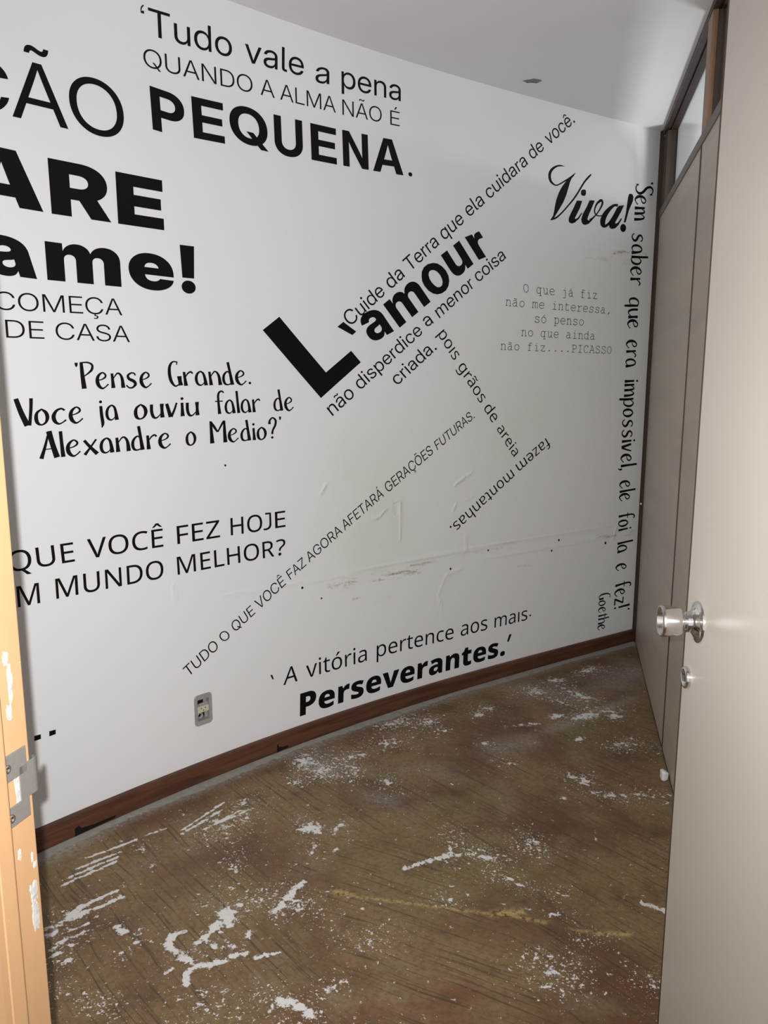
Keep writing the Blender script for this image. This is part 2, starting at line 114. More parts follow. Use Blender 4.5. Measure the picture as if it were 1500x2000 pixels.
[[1391,0,269,0,269,1000,1391,1000,1391,884,537,884,537,580,1341,580,1341,465,537,465,537,117,1391,117],[985,1321,1018,1290,1144,1213,1280,1139,1335,1112,1335,1097,1151,1097,1078,1119,922,1184,847,1222,772,1184,622,1121,549,1097,371,1097,371,1112,424,1140,556,1213,678,1290,717,1321]],
[[537,0,269,0,269,1000,1391,1000,1391,884,537,884,537,538,1337,538,1337,422,537,422]],
[[1503,0,107,0,107,99,1149,882,139,882,139,1000,1475,1000,1475,901,431,118,1503,118]],
[[1809,0,1541,0,1541,463,537,463,537,0,269,0,269,1000,537,1000,537,580,1541,580,1541,1000,1809,1000]],
[[1151,0,507,868,495,868,500,840,508,753,514,650,515,597,515,0,269,0,269,1000,661,1000,1267,187,1277,187,1893,1000,2283,1000,2283,0,2019,0,2019,605,2018,654,2024,752,2036,838,2039,867,2027,867,1375,0]],
[[1873,0,1555,0,505,824,493,824,498,792,506,703,514,604,515,553,515,0,269,0,269,1000,583,1000,1633,179,1643,179,1640,202,1632,292,1622,397,1623,442,1623,1000,1873,1000]],
[[1877,510,1876,342,1626,115,1160,0,831,0,269,0,269,1000,891,1000,1192,1000,1636,888,1876,671],[1595,506,1594,637,1422,805,1090,886,855,886,537,886,537,114,801,114,1198,114,1594,311]],
[[269,0,269,1000,537,1000,537,118,1405,118,1405,0]],
[[827,1000,1076,1000,1400,937,1560,810,1561,715,1560,636,1444,530,1262,466,1163,447,1713,0,1403,0,921,411,537,411,537,0,269,0,269,1000],[813,886,537,886,537,522,827,522,1062,522,1284,617,1285,709,1284,773,1182,850,974,886]],
[[393,285,393,324,392,377,434,454,538,523,629,561,738,606,856,666,904,724,905,765,904,830,736,901,575,901,438,901,224,866,125,841,33,944,146,974,422,1014,593,1014,860,1014,1154,882,1155,769,1154,706,1074,618,926,543,825,502,732,463,634,406,600,349,601,310,601,285],[329,78,328,131,430,174,509,174,580,174,686,131,687,78,686,26,580,-19,509,-19,430,-19,328,26]],
[[1047,-16,774,-16,362,115,130,347,131,499,130,653,360,885,774,1016,1047,1016,1202,1016,1476,969,1694,881,1840,757,1869,678,1619,678,1594,732,1490,815,1340,873,1154,902,1047,902,842,902,540,801,374,621,375,499,374,379,540,198,844,98,1047,98,1154,98,1340,128,1490,184,1594,267,1621,321,1869,321,1840,243,1694,119,1476,31,1202,-16]],
[[179,0,179,718,411,718,411,0],[295,853,230,853,136,899,137,931,136,964,230,1009,295,1009,360,1009,454,964,455,931,454,899,360,853]],
[[179,0,179,718,401,718,401,606,409,606,446,661,626,729,761,729,790,729,846,726,863,725,863,609,848,611,770,617,721,617,636,617,494,579,410,502,411,444,411,0]],
[[1405,-281,1175,-281,1175,109,1167,109,1122,73,994,17,830,-14,727,-14,540,-14,260,80,106,247,107,359,106,470,262,638,542,730,727,730,830,730,1002,699,1130,645,1173,610,1181,610,1181,718,1405,718],[761,90,894,90,1086,157,1188,278,1189,359,1188,440,1086,560,894,627,761,627,634,627,444,564,340,444,341,359,340,274,446,154,634,90]],
[[771,-16,572,-16,272,79,106,247,107,357,106,468,272,637,572,733,771,733,888,733,1090,698,1248,634,1350,547,1371,494,1139,487,1126,518,1064,570,972,607,848,628,771,628,632,628,440,559,340,437,341,357,340,278,440,157,632,88,771,88,848,88,970,108,1060,146,1120,199,1137,231,1371,223,1352,172,1250,84,1090,20,886,-16]],
[[775,-16,564,-16,266,79,106,248,107,357,106,466,270,636,564,733,757,733,896,733,1134,682,1306,585,1402,447,1403,360,1403,324,237,324,237,423,1275,423,1173,388,1172,461,1072,570,884,629,757,629,626,629,438,569,336,462,337,393,337,340,336,265,440,151,636,88,775,88,872,88,1024,118,1126,174,1149,211,1379,204,1348,138,1180,40,928,-16],[561,826,331,826,331,828,641,1010,867,1010,1179,828,1179,826,945,826,755,944]],
[[377,-11,304,-11,204,39,205,75,204,111,304,160,377,160,448,160,546,111,547,75,546,39,448,-11]],
[[563,-13,420,-13,200,34,76,129,77,200,76,260,162,343,312,395,512,422,627,426,752,431,906,444,974,468,975,490,975,493,974,514,926,545,842,562,783,562,720,562,628,544,574,510,569,486,127,492,142,567,302,674,592,732,797,732,950,732,1192,699,1360,635,1448,543,1449,484,1449,0,987,0,987,101,979,101,936,62,818,12,662,-13],[711,143,784,143,906,171,978,222,979,257,979,321,958,317,908,309,844,302,772,296,733,293,670,288,578,267,528,234,529,212,528,190,574,159,656,143]],
[[133,0,133,718,589,718,595,545,571,545,604,610,742,693,924,732,1027,732,1186,732,1418,637,1451,541,1409,541,1434,605,1578,690,1780,732,1895,732,2034,732,2250,671,2374,558,2375,480,2375,0,1897,0,1897,425,1896,480,1780,539,1689,539,1626,539,1532,510,1482,458,1483,422,1483,0,1025,0,1025,427,1024,479,912,539,821,539,758,539,664,510,610,457,611,419,611,0]],
[[627,-14,470,-14,248,53,132,179,133,265,133,718,611,718,611,315,610,254,730,188,839,188,910,188,1014,218,1072,279,1073,325,1073,718,1551,718,1551,0,1085,0,1083,191,1141,191,1076,98,830,-14]],
[[133,0,133,718,597,718,597,590,603,590,640,660,810,722,949,722,986,722,1048,720,1079,719,1079,521,1050,522,940,525,893,525,808,525,682,487,610,418,611,369,611,0]],
[[609,-12,466,-12,242,37,110,135,111,206,110,268,208,345,370,390,572,412,679,419,814,428,972,438,1042,460,1043,487,1043,493,1042,533,968,594,828,629,729,629,628,629,476,596,384,541,377,507,143,516,160,581,320,677,570,730,727,730,840,730,1038,700,1186,640,1270,550,1271,490,1271,0,1043,0,1043,101,1037,101,1010,75,908,23,736,-12],[643,91,780,91,958,142,1042,223,1043,269,1043,361,1028,354,950,343,842,333,722,324,669,320,584,315,438,289,346,240,347,200,346,165,420,117,552,91],[891,853,840,853,746,869,660,891,590,908,565,908,530,908,498,874,497,855,331,855,334,915,436,993,543,993,594,993,682,976,760,953,832,936,865,936,898,936,932,961,939,990,1101,990,1096,928,986,853]],
[[677,-16,524,-16,278,33,124,131,113,205,339,211,354,149,526,84,673,84,822,84,996,147,997,193,996,233,880,282,781,294,549,321,348,345,146,446,147,523,146,584,280,679,516,733,671,733,820,733,1050,679,1188,582,1199,515,977,509,968,562,810,634,671,634,540,634,378,571,379,525,378,484,498,435,607,422,835,395,1038,371,1230,274,1231,197,1230,132,1086,36,836,-16]],
[[179,0,179,718,405,718,405,568,379,568,418,622,552,694,728,731,825,731,990,731,1216,635,1245,568,1201,568,1230,614,1364,688,1560,731,1679,731,1808,731,2022,675,2150,561,2151,474,2151,0,1919,0,1919,473,1918,555,1734,626,1613,626,1510,626,1360,583,1280,508,1281,460,1281,0,1049,0,1049,485,1048,548,880,626,751,626,662,626,506,584,410,502,411,441,411,0]],
[[953,765,1230,765,1568,571,1569,377,1568,249,1414,74,1138,-14,951,-14,834,-14,656,17,530,66,485,95,469,95,474,71,484,-1,485,-28,485,-336,239,-336,239,751,441,751,475,648,485,648,530,681,656,734,832,765],[909,661,756,661,572,604,488,489,485,401,485,377,484,284,564,155,750,88,915,88,1050,88,1226,164,1314,294,1315,378,1314,507,1114,661]],
[[1545,377,1544,283,1446,139,1264,38,1002,-14,845,-14,694,-14,442,38,258,139,154,283,155,377,154,501,322,674,636,765,853,765,1056,765,1366,674,1544,501],[409,377,408,289,502,158,698,88,849,88,1000,88,1196,158,1288,289,1289,377,1288,466,1194,592,1000,661,847,661,616,661,408,510]],
[[485,0,239,0,239,751,485,751]],
[[1217,207,1216,134,1070,36,802,-14,617,-14,460,-14,232,11,147,34,147,146,236,123,490,85,623,85,810,85,978,146,979,196,978,224,916,269,756,314,609,342,462,370,254,426,142,504,143,566,142,661,454,765,707,765,844,765,1082,738,1185,714,1101,616,1006,636,798,664,691,664,538,664,378,615,379,573,378,542,450,499,622,458,765,430,908,403,1110,347,1216,268]],
[[771,765,918,765,1156,709,1241,651,1255,651,1289,751,1485,751,1485,-13,1484,-119,1338,-263,1042,-336,813,-336,650,-336,378,-312,273,-289,273,-175,378,-203,664,-234,827,-234,1020,-234,1240,-120,1241,-22,1241,7,1240,24,1246,87,1251,99,1239,99,1160,42,928,-14,775,-14,482,-14,154,190,155,374,154,553,482,765],[805,661,678,661,502,594,408,465,409,373,408,234,614,87,811,87,924,87,1086,116,1194,179,1244,277,1245,345,1245,374,1244,476,1152,602,956,661]],
[[939,765,980,765,1078,761,1115,756,1085,643,1048,647,960,653,923,653,834,653,678,616,554,550,484,458,485,401,485,0,239,0,239,751,441,751,469,613,479,613,526,655,662,724,834,765]],
[[807,763,1082,763,1344,643,1345,511,1345,0,1167,0,1119,106,1107,106,1042,66,904,11,728,-14,603,-14,468,-14,252,34,128,133,129,209,128,321,482,443,849,448,1105,452,1105,497,1104,591,942,664,793,664,676,664,462,629,371,606,295,699,392,725,662,763],[881,363,600,357,384,279,385,207,384,144,538,85,659,85,848,85,1100,190,1101,300,1101,367],[275,849,282,891,330,957,408,1003,516,1028,583,1028,644,1028,760,1004,866,972,964,948,1009,948,1072,948,1142,989,1163,1029,1303,1029,1286,948,1128,850,999,850,938,850,826,874,718,906,620,930,573,930,504,930,436,889,419,849]],
[[771,-14,490,-14,154,181,155,374,154,567,492,765,775,765,890,765,1064,735,1194,685,1239,654,1255,654,1252,672,1238,744,1239,765,1239,1064,1485,1064,1485,0,1287,0,1251,101,1239,101,1194,69,1064,17,888,-14],[811,88,1048,88,1240,218,1241,350,1241,373,1240,513,1056,662,807,662,608,662,408,504,409,371,408,237,608,88]],
[[819,765,1012,765,1288,681,1436,528,1437,426,1437,352,409,352,414,224,664,91,889,91,1030,91,1252,118,1371,143,1371,35,1254,10,1030,-14,877,-14,664,-14,336,73,154,245,155,370,154,493,320,669,620,765],[817,664,638,664,434,550,415,450,1181,450,1180,514,1100,609,942,664]],
[[807,763,1082,763,1344,643,1345,511,1345,0,1167,0,1119,106,1107,106,1042,66,904,11,728,-14,603,-14,468,-14,252,34,128,133,129,209,128,321,482,443,849,448,1105,452,1105,497,1104,591,942,664,793,664,676,664,462,629,371,606,295,699,392,725,662,763],[881,363,600,357,384,279,385,207,384,144,538,85,659,85,848,85,1100,190,1101,300,1101,367]],
[[485,751,485,0,239,0,239,751],[365,1032,420,1032,508,994,509,954,508,915,420,875,365,875,302,875,218,915,219,954,218,994,302,1032]],
[[931,655,553,655,553,0,307,0,307,655,43,655,43,713,307,755,307,798,306,944,564,1071,793,1071,882,1071,1030,1056,1085,1046,1021,950,974,957,858,971,797,971,672,971,552,888,553,800,553,751,931,751]],
[[1209,0,111,0,111,81,917,655,157,655,157,751,1189,751,1189,658,393,95,1209,95]],
[[1887,765,2140,765,2392,634,2393,489,2393,0,2149,0,2149,483,2148,571,2000,661,1845,661,1624,661,1436,535,1437,415,1437,0,1195,0,1195,483,1194,542,1126,622,992,661,887,661,734,661,560,598,484,478,485,389,485,0,239,0,239,751,437,751,475,648,489,648,536,688,672,739,840,765,931,765,1104,765,1336,703,1391,639,1405,639,1478,703,1740,765]],
[[961,765,1230,765,1504,634,1505,489,1505,0,1261,0,1261,480,1260,571,1098,661,925,661,676,661,484,521,485,389,485,0,239,0,239,751,437,751,475,648,489,648,538,688,686,739,866,765]],
[[741,87,796,87,914,97,951,102,951,8,910,-1,764,-14,699,-14,580,-14,380,27,258,127,259,218,259,655,45,655,45,714,261,763,359,923,505,923,505,751,939,751,939,655,505,655,505,221,504,153,636,87]],
[[485,752,484,725,476,669,471,647,489,647,536,686,680,737,860,763,957,763,1138,763,1380,706,1504,585,1505,489,1505,0,1261,0,1261,480,1260,571,1098,661,925,661,756,661,566,598,484,476,485,388,485,0,239,0,239,1064,485,1064]],
[[203,76,202,127,302,169,373,169,446,169,550,127,551,76,550,25,446,-20,373,-20,302,-20,202,25]],
[[83,894,83,1000,1617,1000,1617,894,971,894,971,0,731,0,731,894]],
[[979,-16,744,-16,394,77,200,237,201,340,201,1000,439,1000,439,349,438,276,568,161,810,95,979,95,1146,95,1386,161,1516,276,1517,349,1517,1000,1755,1000,1755,340,1754,237,1562,76,1212,-16]],
[[827,0,345,0,345,106,811,106,1058,106,1384,201,1544,379,1545,502,1544,624,1386,799,1072,894,837,894,335,894,335,1000,853,1000,1144,1000,1560,881,1782,657,1783,502,1782,346,1558,121,1130,0],[449,1000,449,0,211,0,211,1000]],
[[1033,-15,770,-15,362,115,130,348,131,499,130,652,362,884,770,1015,1033,1015,1296,1015,1702,884,1934,652,1935,499,1934,348,1702,115,1296,-15],[1033,96,1214,96,1516,189,1696,370,1697,499,1696,630,1516,811,1214,904,1033,904,850,904,548,810,368,630,369,499,368,370,548,190,850,96]],
[[941,313,1199,313,1425,164,1481,126,1811,-94,1553,-94,1333,53,1279,90],[1033,-15,770,-15,362,115,130,348,131,499,130,652,362,884,770,1015,1033,1015,1296,1015,1702,884,1934,652,1935,499,1934,348,1702,115,1296,-15],[1033,96,1214,96,1516,189,1696,370,1697,499,1696,630,1516,811,1214,904,1033,904,850,904,548,810,368,630,369,499,368,370,548,190,850,96]],
[[211,0,211,1000,1489,1000,1489,894,449,894,449,563,1413,563,1413,457,449,457,449,106,1493,106,1493,0]],
[[775,0,37,1000,289,1000,725,394,758,344,866,180,945,58,883,58,960,181,1068,344,1103,394,1527,1000,1777,1000,1047,0]],
[[1045,-15,772,-15,362,115,130,347,131,499,130,653,360,885,772,1015,1045,1015,1200,1015,1474,969,1692,880,1834,756,1863,679,1621,679,1596,732,1492,816,1340,874,1152,904,1045,904,840,904,536,804,368,622,369,499,368,377,536,196,840,96,1045,96,1152,96,1340,126,1490,183,1596,267,1621,320,1863,320,1836,244,1692,120,1474,32,1200,-15]],
[[211,0,211,1000,1489,1000,1489,894,449,894,449,563,1413,563,1413,457,449,457,449,106,1493,106,1493,0],[655,1108,429,1108,429,1110,741,1293,959,1293,1273,1110,1273,1108,1045,1108,851,1228]],
[[211,0,211,1000,1453,1000,1453,894,449,894,449,560,1369,560,1369,454,449,454,449,0]],
[[37,0,773,1000,1045,1000,1777,0,1523,0,1097,606,1056,665,954,819,877,942,941,942,864,819,760,664,721,606,287,0],[413,282,413,388,1403,388,1403,282]],
[[101,0,101,97,1115,771,1178,812,1310,896,1377,937,1407,895,1292,894,1062,894,949,894,133,894,133,1000,1587,1000,1587,903,591,242,524,197,382,108,309,63,281,105,392,106,616,106,731,106,1597,106,1597,0]],
[[1039,-15,772,-15,364,115,130,347,131,499,130,653,362,885,772,1015,1035,1015,1194,1015,1472,966,1690,876,1836,753,1863,679,1621,679,1596,729,1490,811,1336,872,1146,904,1035,904,838,904,538,804,368,622,369,499,368,378,538,197,840,96,1039,96,1208,96,1480,171,1640,306,1641,397,1717,393,1113,393,1113,499,1875,499,1875,393,1874,274,1654,90,1276,-15]],
[[211,0,211,1000,937,1000,1148,1000,1452,925,1612,788,1613,696,1612,604,1444,467,1134,393,923,393,343,393,343,499,931,499,1072,499,1272,547,1376,636,1377,696,1376,757,1270,846,1072,894,927,894,449,894,449,0],[1371,0,889,450,1159,450,1649,0]],
[[37,0,773,1000,1045,1000,1777,0,1523,0,1097,606,1056,665,954,819,877,942,941,942,864,819,760,664,721,606,287,0],[413,282,413,388,1403,388,1403,282],[811,1093,999,1292,1255,1292,999,1093]],
[[1045,-15,772,-15,362,115,130,347,131,499,130,653,360,885,772,1015,1045,1015,1200,1015,1474,969,1692,880,1834,756,1863,679,1621,679,1596,732,1492,816,1340,874,1152,904,1045,904,840,904,536,804,368,622,369,499,368,377,536,196,840,96,1045,96,1152,96,1340,126,1490,183,1596,267,1621,320,1863,320,1836,244,1692,120,1474,32,1200,-15],[875,-282,875,-213,1031,-213,1100,-213,1166,-191,1167,-168,1166,-145,1100,-123,1031,-123,923,-123,965,30,1087,30,1087,-2,1087,-60,1204,-62,1338,-119,1339,-168,1338,-227,1174,-282,1033,-282]],
[[1033,-15,770,-15,362,115,130,348,131,499,130,652,362,884,770,1015,1033,1015,1296,1015,1702,884,1934,652,1935,499,1934,348,1702,115,1296,-15],[1033,96,1214,96,1516,189,1696,370,1697,499,1696,630,1516,811,1214,904,1033,904,850,904,548,810,368,630,369,499,368,370,548,190,850,96],[1209,1136,1160,1136,1066,1152,980,1175,908,1191,885,1191,848,1191,814,1158,811,1138,649,1138,652,1197,756,1275,861,1275,912,1275,1002,1257,1080,1234,1150,1217,1185,1217,1218,1217,1254,1243,1261,1272,1419,1272,1414,1210,1304,1136]],
[[861,-16,634,-16,304,63,120,208,119,306,361,306,364,238,486,142,710,92,861,92,1006,92,1224,136,1346,216,1347,270,1346,314,1262,376,1086,421,949,438,721,467,430,504,160,631,161,732,160,817,334,945,644,1015,849,1015,1052,1015,1356,941,1528,806,1535,715,1299,715,1286,805,1038,907,841,907,710,907,510,864,396,787,397,737,396,695,488,635,664,592,795,576,1015,548,1146,531,1356,483,1504,417,1584,330,1585,274,1584,189,1404,57,1080,-16]],
[[377,-11,306,-11,208,38,209,73,208,108,306,157,377,157,446,157,542,108,543,73,542,38,446,-11]],
[[1527,0,1287,310,493,310,255,0,1,0,783,1004,1009,1004,1789,0],[987,724,978,735,938,794,902,857,891,874,876,846,846,789,816,741,805,724,579,422,1211,422]],
[[569,0,1,751,265,751,583,308,606,277,656,202,694,133,705,109,715,109,726,133,768,203,820,279,841,308,1161,751,1423,751,853,0]],
[[1545,377,1544,283,1446,139,1264,38,1002,-14,845,-14,694,-14,442,38,258,139,154,283,155,377,154,501,322,674,636,765,853,765,1056,765,1366,674,1544,501],[409,377,408,289,502,158,698,88,849,88,1000,88,1196,158,1288,289,1289,377,1288,466,1194,592,1000,661,847,661,616,661,408,510],[1265,1059,1238,1039,1142,983,1028,923,914,868,863,849,701,849,701,866,742,892,840,965,936,1042,967,1073,1265,1073]],
[[841,-14,642,-14,330,67,154,238,155,371,154,510,338,683,656,765,859,765,972,765,1184,741,1253,724,1177,622,1110,634,930,657,853,657,700,657,504,592,408,466,409,373,408,283,504,157,694,92,839,92,960,92,1148,118,1227,136,1227,27,1152,7,970,-14]],
[[901,1000,1282,1000,1660,835,1661,684,1660,615,1580,491,1404,393,1112,336,899,336,743,336,743,0,221,0,221,1000],[889,788,743,788,743,548,855,548,932,548,1060,573,1136,630,1137,677,1136,727,1016,788]],
[[879,787,1104,787,1428,708,1602,552,1603,434,1603,317,643,317,648,253,824,171,991,171,1136,171,1376,199,1505,229,1505,43,1392,14,1128,-14,931,-14,696,-14,330,69,120,245,121,382,120,521,312,700,654,787],[897,610,796,610,666,548,655,481,1133,481,1132,518,1078,575,972,610]],
[[1109,787,1154,787,1250,782,1273,779,1227,535,1198,538,1116,544,1045,544,992,544,874,532,770,499,706,436,707,382,707,0,189,0,189,773,575,773,655,649,679,649,720,687,856,750,1022,787]],
[[1329,236,1328,163,1196,50,908,-14,677,-14,512,-14,254,5,123,30,123,238,266,205,566,175,657,175,752,175,842,197,843,218,842,236,784,262,640,294,509,321,378,347,206,410,120,498,121,561,120,673,466,787,755,787,906,787,1174,754,1317,722,1175,555,1060,581,828,611,755,611,688,611,612,593,613,575,612,560,660,537,798,508,929,481,1062,455,1240,392,1328,304]],
[[591,0,1,773,539,773,807,316,810,310,824,280,836,246,837,230,847,230,846,246,856,278,874,306,879,315,1155,773,1695,773,1105,0]],
[[933,787,1226,787,1552,643,1553,509,1553,0,1195,0,1095,103,1083,103,1018,62,882,10,702,-14,575,-14,438,-14,226,40,102,150,103,235,102,359,448,479,779,486,1037,490,1037,504,1036,558,930,603,841,603,746,603,522,571,411,546,261,717,392,752,726,787],[909,344,754,341,628,293,629,249,628,209,716,169,791,169,894,169,1038,234,1039,287,1039,347]],
[[1143,787,1384,787,1686,653,1687,503,1687,0,1169,0,1169,427,1168,505,1074,584,973,584,814,584,706,459,707,342,707,0,189,0,189,773,579,773,651,671,669,671,718,707,856,759,1034,787]],
[[933,191,1002,191,1124,206,1187,216,1187,28,1102,10,910,-14,765,-14,614,-14,388,33,260,148,261,253,261,579,73,579,73,685,309,767,443,930,781,930,781,773,1165,773,1165,579,781,579,781,270,780,230,858,191]],
[[131,114,130,183,290,246,421,246,546,246,702,181,703,114,702,48,542,-17,421,-17,290,-17,130,48]],
]
